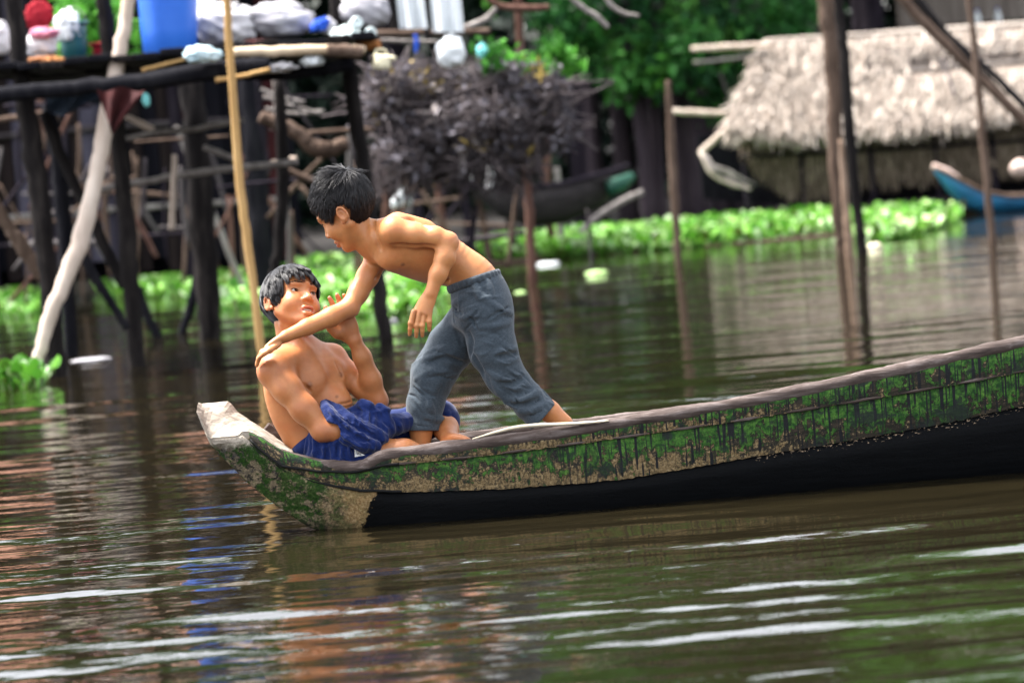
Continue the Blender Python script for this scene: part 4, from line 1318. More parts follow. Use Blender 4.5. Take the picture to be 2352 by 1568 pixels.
MAROON = simple('maroon_cloth', [(.022, .003, .004), (.055, .008, .008)], 5, .9, .004)
RED = simple('red_cloth', [(.20, .004, .012), (.38, .012, .025)], 6, .9, .004)
BLUEP = simple('blue_plastic', [(.018, .115, .56), (.035, .17, .68)], 2, .38, 0, spec=.4)
TEALP = simple('teal_plastic', [(.010, .075, .085), (.02, .11, .12)], 3, .4, 0, spec=.4)
BLUEC = simple('bright_blue_cloth', [(.01, .05, .40), (.02, .10, .55)], 5, .8, .004)
SACKW = simple('white_woven_sack', [(.38, .36, .38), (.56, .54, .56), (.70, .68, .69)], 9, .8, .01)
SACKG = simple('grey_woven_sack', [(.22, .21, .23), (.36, .35, .38), (.50, .49, .52)], 7, .8, .01)
WHITEP = simple('white_plastic_bag', [(.62, .66, .68), (.80, .83, .85)], 4, .45, .01)
PALEBL = simple('pale_blue_plastic', [(.38, .55, .62), (.60, .74, .80)], 10, .4, .01)
CLEAR = simple('milky_plastic', [(.50, .60, .60), (.72, .80, .80)], 10, .25, 0, spec=.5)
ORANGE = simple('orange_brown_clay', [(.26, .09, .03), (.48, .20, .06)], 10, .7, .004)
PINK = simple('faded_pink_cloth', [(.45, .12, .20), (.60, .25, .33)], 6, .9, .003)
CREAM = simple('cream_foam', [(.55, .50, .34), (.72, .66, .48)], 14, .8, .004)
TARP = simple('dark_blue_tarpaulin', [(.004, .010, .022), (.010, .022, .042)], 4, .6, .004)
TURQ = simple('turquoise_plastic', [(.12, .50, .50), (.25, .68, .66)], 4, .4, 0)

def wob(P, amp, seed):
    g = np.random.default_rng(seed); P = np.array(P, float)
    P[1:-1] += g.normal(0, amp, P[1:-1].shape); return P

def stick_pts(px, base=None, Y=None, dy=0.0, sink=.5):
    """px from top to bottom; the last one stands on the water when base is None"""
    if Y is None:
        b = onwater(*px[-1]); Y = b[1]
    n = len(px)
    P = [W(u, v, Y + dy * (1 - i / (n - 1))) for i, (u, v) in enumerate(px)]
    if base is None:
        d = unit(P[-1] - P[-2]); P.append(P[-1] + d * sink)
    return np.array(P)

_seed = [100]
def pole(name, label, px, r, mat, cat='pole', group=None, Y=None, dy=0.0, rough=.10, n=None, base=None, parent=None, seg=9, flat=1.0):
    """stand-alone stick along picture points; r in picture pixels"""
    _seed[0] += 1
    P = stick_pts(px, base if Y is None else True, Y, dy)
    s = FPX / (P[0][1] - CAM[1])
    r = np.atleast_1d(np.asarray(r, float)) / s
    n = n or max(10, int(6 * len(P)))
    P = spline(P, n); P[1:-1] += np.random.default_rng(_seed[0]).normal(0, r.mean() * .07, P[1:-1].shape)
    rr = np.interp(np.linspace(0, 1, n), np.linspace(0, 1, len(r)), r) if len(r) > 1 else np.full(n, r[0])
    V, F = sweep(P, rr, seg, rough=rough, seed=_seed[0], flat=flat)
    o = mesh_obj(name, V, F, mat, parent)
    if parent is None: tag(o, label, cat, group)
    return o

def build_platform():
    root = empty('stilt_platform', onwater(480, 800), 'dark timber platform on crooked posts standing in the water, laden with bags', 'platform')
    Y0 = 11.6
    kw = dict(parent=root)
    pole('post', '', [(28, -40), (50, 182), (68, 300), (92, 476), (112, 640), (132, 868)], [19, 22, 24, 24, 23, 21], POST, **kw)
    pole('post', '', [(232, -40), (252, 120), (272, 304), (288, 476), (300, 650), (316, 842)], [18, 19, 19, 20, 21, 20], POST, **kw)
    pole('post', '', [(425, 130), (437, 205), (452, 330), (467, 560), (482, 778)], [26, 28, 30, 28, 24], POST, **kw)
    pole('post', '', [(570, 120), (578, 220), (588, 400), (598, 560), (606, 700)], [25, 26, 27, 25, 22], BLACK, **kw)
    pole('post', '', [(765, -30), (785, 100), (803, 174), (836, 399), (862, 600), (886, 778)], [14, 17, 19, 16, 17, 18], POST, **kw)
    # beams
    def beam(nm, px, r, mat, Y, flat=1.0):
        pole(nm, '', px, r, mat, Y=Y, parent=root, rough=.06, flat=flat)
    beam('beam', [(-60, 222), (130, 207), (300, 190), (516, 161), (620, 150)], [18, 19, 20, 22, 18], BLACK, Y0 - .12)
    beam('beam', [(520, 172), (640, 168), (730, 160), (812, 150)], [15, 17, 17, 15], BLACK, Y0 + .2)
    beam('bamboo_rail', [(535, 122), (640, 118), (784, 113), (838, 116)], [12, 12, 11, 9], TAN, Y0 - .05)
    beam('plank', [(752, 116), (800, 118), (832, 122)], [14, 16, 14], BROWN, Y0 - .1)
    beam('joist', [(-40, 175), (200, 160), (420, 138)], [12, 12, 12], BLACK, Y0 + 1.3)
    beam('joist', [(300, 135), (430, 128), (560, 112)], [10, 11, 10], BLACK, Y0 + .5)
    beam('bamboo_rail', [(325, 162), (380, 148), (428, 135)], [5, 5, 4], BAMBOO, Y0 - .02)
    beam('bamboo_rail', [(495, 185), (540, 178), (620, 160)], [6, 5, 5], BAMBOO, Y0 - .3)
    # deck boards running from front to back
    za = W(40, 168, Y0)[2]; 
    for i in range(17):
        u0 = -70 + i * 55
        a = W(u0, 160 - .055 * u0, Y0); x0 = a[0]; wd = 52 / (FPX / 23.6) / 2
        z = W(u0, 150 - .052 * u0, Y0)[2] * .0 + 2.03 + .012 * math.sin(i * 1.7)
        V, F = box((x0 + wd, Y0 + 1.75, z), ((1, 0, .004 * (i % 3 - 1)), (0, 1, 0), (0, 0, 1)), (wd, 1.8, .022), .006)
        mesh_obj('deck_board', V, F, BLACK if i % 3 else POST, root, smooth=False)
    # braces and rails under the deck
    kb = dict(parent=root)
    pole('brace', '', [(-30, 440), (20, 520), (60, 580), (100, 640)], [15, 16, 17, 16], BROWN, Y=12.4, **kb)
    pole('brace', '', [(98, 260), (150, 380), (210, 500), (262, 610), (285, 660)], [12, 13, 13, 13, 12], POST, Y=12.8, **kb)
    pole('brace', '', [(175, 560), (220, 640), (262, 705), (292, 755)], [11, 11, 10, 9], BLACK, Y=12.2, **kb)
    pole('brace', '', [(110, 240), (140, 420), (150, 600), (165, 820)], [17, 18, 17, 15], BLACK, **kb)
    pole('brace', '', [(316, 660), (335, 720), (362, 775)], [12, 11, 10], BLACK, **kb)
    pole('brace', '', [(455, 640), (440, 700), (418, 765)], [13, 11, 9], BLACK, **kb)
    pole('brace', '', [(640, 180), (650, 400), (640, 560), (625, 660)], [14, 15, 14, 12], POST, Y=15.5, **kb)
    return root

def build_left_things():
    G1 = 'crossed sticks under the platform'
    pole('bamboo_pole', 'tall yellow bamboo pole standing at the front of the dark platform', [(520, -30), (527, 110), (538, 250), (552, 430), (575, 610), (598, 786), (604, 850)], [8.5, 9, 9.5, 10, 10, 10, 9], BAMBOO, Y=11.15, n=40, rough=.05)
    pole('crooked_pole', 'thick crooked pale peeled trunk leaning against the front of the platform', [(300, -30), (285, 60), (268, 160), (240, 300), (215, 430), (188, 545), (150, 640), (112, 735), (85, 832), (72, 880)], [14, 16, 18, 19, 19, 20, 19, 17, 12, 8], PALEW, n=60, rough=.09, Y=11.3, dy=.45)
    pole('leaning_stick', 'thin grey stick slanting from the platform down past the bamboo pole', [(405, 290), (440, 380), (490, 490), (530, 590), (572, 690)], [5, 6, 7, 6, 5], GREYW, group=G1)
    pole('rail_stick', 'pale knotted stick tied level across the posts under the deck', [(222, 435), (320, 420), (420, 402), (560, 385), (685, 372)], [8, 8, 8, 9, 8], GREYW, Y=14.5, group=G1)
    pole('rail_stick', 'upper grey stick tied level across the dark posts under the deck', [(278, 322), (360, 305), (440, 298), (560, 275)], [6, 7, 7, 7], GREYW, Y=14.6, group=G1)
    pole('hanging_stick', 'short pale upright stick hanging on the level stick between the posts', [(401, 355), (398, 440), (394, 528)], [6, 7, 7], PALEW, Y=14.4, group=G1)
    pole('slanted_stick', 'short pale broken stick slanting above the upper level stick', [(290, 268), (325, 285), (352, 298)], [6, 8, 7], PALEW, Y=14.9, group=G1)
    pole('slanted_stick', 'short grey stick slanting beside the bamboo pole', [(468, 338), (505, 352), (540, 366)], [6, 7, 6], GREYW, Y=14.8, group=G1)
    pole('slanted_stick', 'brown pointed stick sloping upward behind the black post', [(600, 382), (650, 372), (680, 366)], [5, 8, 9], PALEW, Y=15.8, group=G1)
    pole('slanted_stick', 'dull brown stick sloping down towards the leaning boy', [(620, 375), (680, 400), (735, 422)], [7, 8, 7], BROWN, Y=16.6, group=G1)
    pole('curved_log', 'thick curved grey log lying behind the black post under the deck', [(598, 268), (640, 285), (683, 306), (715, 335), (752, 345), (797, 330)], [15, 16, 17, 19, 20, 17], BROWN, Y=16, n=34)
    pole('upright_stick', 'grey upright stick behind the log beside the black post', [(632, 180), (636, 240), (630, 300)], [7, 8, 8], GREYW, Y=18, group=G1)
    for i, (px, lab) in enumerate(((([(700, 235), (640, 222), (600, 205)]), 'topmost of the three thin sticks in a bundle under the deck corner'),
                                   (([(735, 262), (660, 240), (605, 222)]), 'middle one of three thin sticks in a bundle under the deck corner'),
                                   (([(745, 255), (680, 262), (610, 250)]), 'lowest of the three thin sticks in a bundle under the deck corner'))):
        pole('thin_stick', lab, px, [4, 5, 4], GREYW, Y=17.5 + .1 * i, group='bundle of thin sticks')
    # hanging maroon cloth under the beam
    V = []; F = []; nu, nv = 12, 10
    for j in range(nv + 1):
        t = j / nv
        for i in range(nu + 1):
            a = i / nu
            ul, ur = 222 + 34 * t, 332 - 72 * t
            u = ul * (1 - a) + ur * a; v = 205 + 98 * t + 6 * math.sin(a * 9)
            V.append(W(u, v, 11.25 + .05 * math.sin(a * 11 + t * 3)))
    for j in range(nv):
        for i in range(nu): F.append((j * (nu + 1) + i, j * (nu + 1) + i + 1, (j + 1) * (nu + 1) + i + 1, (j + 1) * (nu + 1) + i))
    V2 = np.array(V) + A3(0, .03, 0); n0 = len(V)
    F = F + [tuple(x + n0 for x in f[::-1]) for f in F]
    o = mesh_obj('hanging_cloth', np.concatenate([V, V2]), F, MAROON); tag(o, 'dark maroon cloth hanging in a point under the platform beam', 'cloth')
    V, F = blob(W(335, 230, 11.5), (.025, .02, .045), 12, 8, .15, 3, 3)
    tag(mesh_obj('plastic_scrap', V, F, TURQ), 'turquoise plastic scrap beside the hanging maroon cloth', 'plastic scrap')
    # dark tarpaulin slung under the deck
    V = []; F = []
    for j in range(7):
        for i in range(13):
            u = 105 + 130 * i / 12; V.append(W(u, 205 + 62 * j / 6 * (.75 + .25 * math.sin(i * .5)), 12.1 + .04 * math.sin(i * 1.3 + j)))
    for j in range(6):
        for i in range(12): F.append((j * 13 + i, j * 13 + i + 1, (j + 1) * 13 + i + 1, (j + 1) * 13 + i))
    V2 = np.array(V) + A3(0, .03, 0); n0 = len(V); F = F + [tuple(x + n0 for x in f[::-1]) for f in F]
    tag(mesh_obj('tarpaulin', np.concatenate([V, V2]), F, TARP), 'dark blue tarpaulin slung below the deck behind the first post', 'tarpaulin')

def bucket(name, label, cat, c, r0, r1, h, mat, sides=28, rim=None, dents=0.0, handle=False):
    """open-topped round container: c base centre"""
    root = empty(name, c, label, cat)
    g = np.random.default_rng(int(abs(c[0] * 100)))
    th = np.arange(sides) * 2 * math.pi / sides; secs = []
    prof = [(0, .0), (r0 * .97, 0), (r0, .01 * h), (r0 + (r1 - r0) * .33, .33 * h), (r0 + (r1 - r0) * .66, .66 * h), (r1, h), (r1 - .008, h), (r0 + (r1 - r0) * .6 - .01, .6 * h), (r0 - .012, .02 * h), (0, .02 * h)]
    for r, z in prof:
        rr = max(r, .0005) * (1 + dents * np.sin(2 * th + 1) * (z / h))
        secs.append(np.stack([c[0] + rr * np.cos(th), c[1] + rr * np.sin(th), np.full(sides, c[2] + z)], 1))
    V, F = loft(secs, True, False)
    mesh_obj('body', V, F, mat, root)
    secs = []
    for k in range(9):
        a = 2 * math.pi * k / 8; rr = r1 + .006 + .012 * math.cos(a)
        secs.append(np.stack([c[0] + rr * np.cos(th), c[1] + rr * np.sin(th), np.full(sides, c[2] + h - .012 + .012 * math.sin(a))], 1))
    V, F = loft(secs, True, False)
    mesh_obj('rim', V, F, rim or mat, root)
    if handle:
        P = [c + A3(r1 * math.cos(t), -r1 * .2, h + .10 * math.sin(t)) for t in np.linspace(0, math.pi, 12)]
        V, F = sweep(P, [.004], 6); mesh_obj('handle', V, F, GREYW, root)
    return root

def build_cargo():
    def on(u, v, Y): return W(u, v, Y)
    # blue barrel: eight-sided look with moulded vertical ribs
    Y = 12.3; s = FPX / (Y + 12)
    a, b_ = on(392, 122, Y), on(372, -60, Y)
    c = a
    root = empty('plastic_barrel', c, 'big bright blue plastic barrel on the platform edge', 'barrel')
    th = np.arange(36) * 2 * math.pi / 36; secs = []
    axis = unit(on(380, -60, Y) - on(390, 122, Y)); 
    for t, r in ((0, .02), (0, .170), (.02, .180), (.25, .188), (.5, .196), (.75, .205), (.97, .212), (1, .214), (1, .200), (.5, .185), (.05, .165), (.05, .02)):
        flat = 1 - .05 * np.abs(np.cos(3.0 * (th + .35)))
        p = c + axis * t * .62
        secs.append(p + np.outer(np.cos(th) * r * flat, (1, 0, 0)) + np.outer(np.sin(th) * r * flat, (0, 1, 0)))
    V, F = loft(secs, True, False); mesh_obj('body', V, F, BLUEP, root)
    secs = []
    for k in range(9):
        aa = 2 * math.pi * k / 8; rr = .216 + .012 * math.cos(aa)
        secs.append(c + axis * (.61 + .012 * math.sin(aa)) + np.outer(np.cos(th) * rr, (1, 0, 0)) + np.outer(np.sin(th) * rr, (0, 1, 0)))
    V, F = loft(secs, True, False); mesh_obj('rim', V, F, BLUEP, root)
    def sack(name, label, u, v, w, h, Y, mat, cat='sack', seed=1, amp=.16, freq=4.0, tie=True, depth=.8, tilt=0.0):
        s = FPX / (Y + 12)
        c = on(u, v, Y); rx, rz = w / 2 / s, h / 2 / s
        root = empty(name, c - A3(0, 0, rz), label, cat, 'bags on the platform' if cat in ('sack', 'bag') else None)
        ax = (VD(math.cos(tilt), math.sin(tilt), 0), (0, 1, 0), VD(-math.sin(tilt), math.cos(tilt), 0))
        V, F = blob(c, (rx, rx * depth, rz), 30, 20, amp, freq, seed, ax)
        V[:, 2] = np.maximum(V[:, 2], c[2] - rz * .92)
        mesh_obj('bag_body', V, F, mat, root)
        if tie:
            P = [c + np.array(ax[2]) * rz * .82 + np.array(ax[0]) * rx * .1, c + np.array(ax[2]) * rz * 1.02, c + np.array(ax[2]) * rz * 1.2 + np.array(ax[0]) * rx * .12]
            V, F = sweep(P, [rx * .28, rx * .12, rx * .24], 9, n=8, rough=.35, seed=seed); mesh_obj('bag_neck', V, F, mat, root)
        return root
    sack('full_sack', 'bulging white woven sack beside the blue barrel', 516, 58, 136, 96, 12.6, SACKW, seed=4, amp=.20, tilt=-.15)
    sack('full_sack', 'long grey woven sack with green print lying on the deck', 642, 47, 150, 82, 12.7, SACKG, seed=6, amp=.13, tie=False, tilt=-.05)
    sack('full_sack', 'dull grey sack in the corner behind the clear bottles', 838, 24, 112, 84, 13.2, SACKG, seed=8, amp=.14, tie=False, tilt=-.2)
    sack('full_sack', 'small greyish white sack in front of the teal bucket', 96, 102, 74, 66, 12.5, SACKW, seed=10, amp=.16, tie=False)
    sack('plastic_bag', 'white plastic bag sticking up out of the teal bucket', 156, 62, 52, 70, 12.75, WHITEP, 'bag', 12, .34, 4.5)
    sack('plastic_bag', 'white bag cut off by the picture edge on the deck', 2, 92, 44, 74, 12.6, SACKW, 'bag', 14, .2)
    sack('plastic_bag', 'white bag between the blue barrel and the bulging sack', 470, 16, 50, 46, 13.0, WHITEP, 'bag', 16, .2, tie=False)
    sack('plastic_bundle', 'crumpled pale blue plastic bundle on the beam', 460, 127, 80, 38, 11.35, PALEBL, 'plastic bundle', 18, .30, 5, tie=False)
    sack('cloth_heap', 'bright blue cloth lying between two grey sacks', 734, 60, 46, 26, 12.5, BLUEC, 'cloth', 20, .3, 4, tie=False, tilt=.65)
    sack('cloth_heap', 'pinkish white cloth heap beside the bright blue cloth', 752, 62, 36, 34, 12.6, SACKW, 'cloth', 22, .3, 4, tie=False)
    sack('cloth_bundle', 'faded pink cloth lying on the small greyish sack', 100, 78, 60, 26, 12.45, PINK, 'cloth', 24, .25, 4, tie=False)
    sack('hanging_cloth', 'red patterned cloth hanging behind the first post', 90, 38, 62, 66, 13.5, RED, 'cloth', 26, .2, 4, tie=False, depth=.25)
    sack('debris_heap', 'orange brown peelings along the deck edge', 108, 140, 80, 16, 12.2, ORANGE, 'debris', 28, .35, 5, tie=False)
    sack('debris_heap', 'rust red rag at the foot of the bulging white sack', 590, 100, 56, 16, 12.3, MAROON, 'rag', 30, .3, 5, tie=False)
    sack('plastic_bundle', 'grey white plastic rag hanging over the lower beam', 628, 158, 84, 22, 11.6, SACKW, 'plastic bundle', 32, .4, 6, tie=False, tilt=.1)
    sack('plastic_bundle', 'small white plastic rag on the lower beam near its end', 718, 142, 42, 22, 11.6, WHITEP, 'plastic bundle', 34, .4, 6, tie=False, tilt=.1)
    bucket('bucket', 'teal plastic bucket holding a white bag', 'bucket', on(172, 132, 12.8), .082, .098, .24, TEALP, handle=True)
    bucket('small_pail', 'small red pail beside the teal bucket', 'pail', on(232, 128, 12.9), .05, .06, .09, RED)
    # clear bottles seen end-on
    for i, (u, v, lab) in enumerate(((820, 52, 'topmost of three milky plastic bottles in a heap on the deck corner'), (852, 76, 'right one of three milky plastic bottles in a heap on the deck corner'),
                                     (812, 84, 'lower left of three milky plastic bottles in a heap on the deck corner'))):
        c = on(u, v, 12.0); r = .040
        root = empty('plastic_bottle', c, lab, 'bottle', 'milky bottles on the deck corner')
        ax = unit(A3(.25, -1, .15)); sd = unit(np.cross(ax, (0, 0, 1))); up_ = np.cross(sd, ax); th = np.arange(20) * 2 * math.pi / 20; secs = []
        for t, rr in ((-.0, .006), (-.012, .022), (-.016, .033), (0, .040), (.06, .040), (.14, .039), (.17, .028), (.19, .014), (.21, .013)):
            secs.append(c + ax * -t + np.outer(np.cos(th) * rr, sd) + np.outer(np.sin(th) * rr, up_))
        V, F = loft(secs); mesh_obj('body', V, F, CLEAR, root)
        V, F = sweep([c - ax * .205, c - ax * .232], [.016, .016], 12); mesh_obj('cap', V, F, BLUEC, root)
    sack('plastic_bundle', 'clump of crumpled milky film beneath the three bottles', 795, 88, 60, 50, 12.25, CLEAR, 'plastic bundle', 36, .35, 6, tie=False)
    # clay pot, white jug
    c = on(845, 112, 12.0); root = empty('clay_pot', c, 'orange brown clay pot lying on the platform corner', 'pot')
    ax = VD(1, -.05, .3); sd = VD(0, 1, 0); n_ = np.cross(ax, sd); th = np.arange(20) * 2 * math.pi / 20
    V, F = loft([c + ax * t + np.outer(np.cos(th) * r, sd) + np.outer(np.sin(th) * r, n_) + A3(0, 0, .03) for t, r in ((-.09, .004), (-.09, .026), (-.06, .040), (-.02, .046), (.03, .040), (.06, .026), (.085, .030), (.085, .022), (.05, .018), (.05, .002))])
    mesh_obj('body', V, F, ORANGE, root)
    P = [c + ax * t + sd * h + A3(0, -.0, .03) for t, h in ((-.03, .046), (-.01, .066), (.03, .064), (.055, .034))]
    V, F = sweep(P, [.006], 7, n=12); mesh_obj('handle', V, F, ORANGE, root)
    c = on(876, 142, 11.55); root = empty('plastic_jug', c, 'off-white plastic jug hanging off the platform corner', 'jug')
    V, F = box(c, (VD(1, -.1, 0), (0, 1, 0), VD(.1, 1, 0)), (.062, .04, .048), .016); mesh_obj('body', V, F, CREAM, root)
    V, F = sweep([c + VD(1, -.1, 0) * .05 + A3(0, 0, .03), c + VD(1, 0, 0) * .095 + A3(0, 0, .02)], [.02, .014], 10); mesh_obj('spout', V, F, CREAM, root)
    P = [c + VD(1, 0, 0) * x + VD(0, 1, 0) * z for x, z in ((-.04, .045), (-.03, .075), (.02, .075), (.035, .045))]
    V, F = sweep(P, [.007], 7, n=10); mesh_obj('handle', V, F, CREAM, root)
    # washing and bags on the far rail
    GR = 'rails beyond the platform'
    pole('rail_pole', 'long brown rail beyond the platform with white sheets over it', [(858, 78), (960, 76), (1060, 75), (1126, 72)], [7, 8, 8, 7], BROWN, Y=16, group=GR)
    pole('rail_pole', 'thin lower rail beyond the platform corner', [(865, 92), (920, 95), (1010, 97)], [4, 5, 4], GREYW, Y=16.2, group=GR)
    pole('rail_pole', 'curved grey branch rising to the right of the white sheets', [(1020, 80), (1075, 62), (1115, 45), (1140, 20)], [7, 8, 8, 6], GREYW, Y=16.4, group=GR)
    pole('upright_pole', 'dark upright between the two white sheets', [(974, -40), (978, 30), (982, 90)], [6, 7, 7], POST, Y=15.9, group=GR)
    pole('upright_pole', 'dark upright left of the first white sheet', [(890, -30), (900, 30), (908, 80)], [10, 11, 10], POST, Y=16.3, group=GR)
    for i, (u0, u1, v0, v1, lab) in enumerate(((908, 972, -20, 66, 'first white sheet hanging on the rail beyond the platform'), (984, 1056, -40, 74, 'larger bright white sheet hanging right of the dark upright'))):
        V, F = [], []
        for j in range(11):
            for k in range(11):
                a, t = k / 10, j / 10
                V.append(W(u0 + (u1 - u0) * a + 10 * t, v0 + (v1 - v0) * t, 15.75 + .04 * math.sin(a * 12 + i) * (.3 + t)))
        for j in range(10):
            for k in range(10): F.append((j * 11 + k, j * 11 + k + 1, (j + 1) * 11 + k + 1, (j + 1) * 11 + k))
        V2 = np.array(V) + A3(0, .02, 0); n0 = len(V); F = F + [tuple(x + n0 for x in f[::-1]) for f in F]
        tag(mesh_obj('white_sheet', np.concatenate([V, V2]), F, WHITEP), lab, 'sheet', 'white sheets on the rail')
    sack('hanging_bag', 'full white plastic bag hanging below the rail', 1036, 122, 62, 74, 15.7, WHITEP, 'bag', 40, .14, 3)
    sack('hanging_bag', 'small pale green bag among the leaves beside the white bag', 1108, 118, 24, 32, 17, TURQ, 'bag', 42, .2, 3)
    pole('blue_cord', 'blue cord hanging left of the full white bag', [(954, 80), (957, 100), (955, 122)], [4, 6, 3], BLUEC, Y=15.8, cat='cord')
    sack('plastic_bag', 'white plastic bag hanging low behind the boy', 926, 453, 40, 46, 19, WHITEP, 'bag', 44, .14, 3)
    sack('plastic_bag', 'little white bag beside the low hanging white bag', 907, 466, 18, 24, 19.1, WHITEP, 'bag', 46, .14, 3, tie=False)

def leaf_cloud(C, n, size, g, tones, flat=0.0, squash=1.0, up=0.0):
    """n leaf blades round the given centres; returns V, F, tone"""
    i = g.integers(0, len(C), n)
    P = C[i, :3] + g.normal(0, 1, (n, 3)) * C[i, 3:4] * np.array([1, 1, squash])
    a = g.normal(0, 1, (n, 3)); a[:, 2] = a[:, 2] * (1 - flat) - .25
    a /= np.linalg.norm(a, axis=1)[:, None]
    b_ = g.normal(0, 1, (n, 3)); b_[:, 2] += up; b_ -= a * (a * b_).sum(1)[:, None]; b_ /= np.linalg.norm(b_, axis=1)[:, None]
    nn = np.cross(a, b_); s = size * g.uniform(.6, 1.3, n)[:, None]
    V = np.stack([P - a * s, P + b_ * s * .42 + nn * s * .10, P + a * s, P - b_ * s * .42 + nn * s * .10], 1).reshape(-1, 3)
    F = np.arange(n * 4).reshape(-1, 4)
    t = (i % tones + g.random(n) * .9) / tones
    T = np.repeat(np.stack([t, g.random(n), np.zeros(n)], 1), 4, 0)
    return V, F, T

def leaf_mat(name, stops, rough=.55, trans=.0):
    m, nt, b = nodes_of(name)
    a = attr(nt, 'tone'); sep = nt.nodes.new('ShaderNodeSeparateXYZ'); nt.links.new(a.outputs['Vector'], sep.inputs[0])
    k = len(stops)
    c = ramp(nt, sep.outputs[0], [(i / (k - 1), s) for i, s in enumerate(stops)])
    h = nt.nodes.new('ShaderNodeHueSaturation'); nt.links.new(c, h.inputs['Color'])
    nt.links.new(mathn(nt, 'MULTIPLY_ADD', sep.outputs[1], .7, .65), h.inputs['Value'])
    nt.links.new(h.outputs[0], b.inputs['Base Color'])
    b.inputs['Roughness'].default_value = rough; b.inputs['Specular IOR Level'].default_value = .3 if rough < .5 else .12
    if trans:
        t = nt.nodes.new('ShaderNodeBsdfTranslucent'); nt.links.new(h.outputs[0], t.inputs[0])
        mx = nt.nodes.new('ShaderNodeMixShader'); mx.inputs[0].default_value = trans
        nt.links.new(b.outputs[0], mx.inputs[1]); nt.links.new(t.outputs[0], mx.inputs[2])
        nt.links.new(mx.outputs[0], nt.nodes['Material Output'].inputs[0])
    return m
LEAF = leaf_mat('dark_green_foliage', [(.008, .040, .014), (.018, .085, .018), (.034, .14, .024), (.08, .22, .04)], trans=.3)
LEAFL = leaf_mat('bright_green_foliage', [(.022, .10, .015), (.07, .25, .03), (.13, .37, .055)], trans=.3)
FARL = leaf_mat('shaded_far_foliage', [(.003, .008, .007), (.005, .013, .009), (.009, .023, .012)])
HYA = leaf_mat('water_hyacinth_leaf', [(.05, .06, .012), (.045, .17, .015), (.09, .27, .025), (.17, .40, .05), (.34, .55, .16), (.50, .66, .38)], rough=.4, trans=.25)
DEAD = leaf_mat('dead_leaf', [(.07, .064, .074), (.13, .12, .138), (.21, .195, .22), (.30, .22, .06)], rough=.9)
TWIG = wood('dark_twig', (.018, .015, .016), (.055, .047, .050), (.15, .132, .138))
BRUSHT = wood('grey_dry_branch', (.032, .026, .028), (.092, .077, .080), (.21, .182, .185))
BARK = wood('dark_purple_bark', (.006, .005, .008), (.017, .0135, .019), (.042, .035, .045), 6)

TRUNKB = wood('violet_brown_bark', (.016, .012, .016), (.045, .035, .042), (.105, .085, .09), 6)
def tree(label, x, y, h, crown_r, seed, trunk_r=.16, lean=0.0, leaf=LEAF, nleaf=2600, crown_z=None, trunks=1, low=0.0, name='riverside_tree', bark=None):
    g = np.random.default_rng(seed)
    root = empty(name, (x, y, .2), label, 'tree', 'trees on the far bank')
    cz = crown_z or h * .72
    parts = []
    for k in range(trunks):
        dx, dyy = (0, 0) if k == 0 else g.normal(0, trunk_r * 2.2, 2)
        P = [A3(x + dx, y + dyy, -.3), A3(x + dx * 1.3 + lean * .3, y + dyy, h * .25), A3(x + dx * 1.6 + lean * .7 + g.normal(0, .15), y + dyy, h * .5), A3(x + dx * 2 + lean, y + dyy * 1.5, h * .82)]
        parts.append(sweep(P, [trunk_r * 1.25, trunk_r, trunk_r * .8, trunk_r * .3], 10, n=14, rough=.14, seed=seed + k))
    top = A3(x + lean, y, cz)
    cl = []
    for k in range(26):
        d = unit(g.normal(0, 1, 3)); rr = g.uniform(.45, 1.0)
        c = top + d * rr * np.array([crown_r, crown_r, (h - cz) * 1.05 if d[2] > 0 else (cz * .50 + low)])
        cl.append((*c, g.uniform(.16, .30) * crown_r * .75))
        if k < 9:
            a = A3(x + lean * .6, y, h * g.uniform(.35, .6))
            parts.append(sweep([a, (a + c) / 2 + A3(0, 0, .2), c], [trunk_r * .35, trunk_r * .22, trunk_r * .06], 6, n=7, rough=.1, seed=seed * 3 + k))
    V, F = join(*parts); mesh_obj('trunk', V, F, bark or BARK, root)
    V, F, T = leaf_cloud(np.array(cl), nleaf, .19 if h > 12 else .15, g, 5)
    mesh_obj('crown', V, F, leaf, root, smooth=False, attrs={'tone': T})
    return root

def hyacinth(V, F, T, p, g, s):
    """one rosette: round cupped leaves on swollen stalks"""
    for k in range(g.integers(4, 7)):
        az = g.uniform(0, 6.28); L = s * g.uniform(.5, 1.15)
        out = A3(math.cos(az), math.sin(az), 0)
        b0 = p + out * .02; tip = p + out * L * .55 + A3(0, 0, L * .55)
        n0 = len(V)
        sd = np.cross(out, (0, 0, 1)) * .010
        t = g.random() * .35
        V += [b0 - sd, b0 + sd, tip + sd * .7, tip - sd * .7]; F.append((n0, n0 + 1, n0 + 2, n0 + 3)); T += [(t, g.random(), 0)] * 4
        up_ = unit(out * g.uniform(.2, 1.0) + A3(0, 0, 1)); side = unit(np.cross(up_, out)); r = L * g.uniform(.21, .33); nr = unit(np.cross(side, up_))
        n0 = len(V); tone = min(1, max(0, g.normal(.50 + .16 * math.sin(p[0] * 2.3 + p[1]) * math.sin(p[1] * 1.1), .27))); rv = g.random()
        V.append(tip + up_ * r * .8); T.append((tone, rv, 0))
        for j in range(8):
            a = j * math.pi / 4
            V.append(tip + up_ * (r * .9 + r * math.cos(a)) + side * r * .95 * math.sin(a) + nr * r * .22 * (abs(math.sin(a)) + .3)); T.append((tone, rv, 0))
        for j in range(8): F.append((n0, n0 + 1 + j, n0 + 1 + (j + 1) % 8))

def inpoly(u, v, poly):
    c = False; n = len(poly)
    for i in range(n):
        (x1, y1), (x2, y2) = poly[i], poly[i - 1]
        if (y1 > v) != (y2 > v) and u < (x2 - x1) * (v - y1) / (y2 - y1) + x1: c = not c
    return c

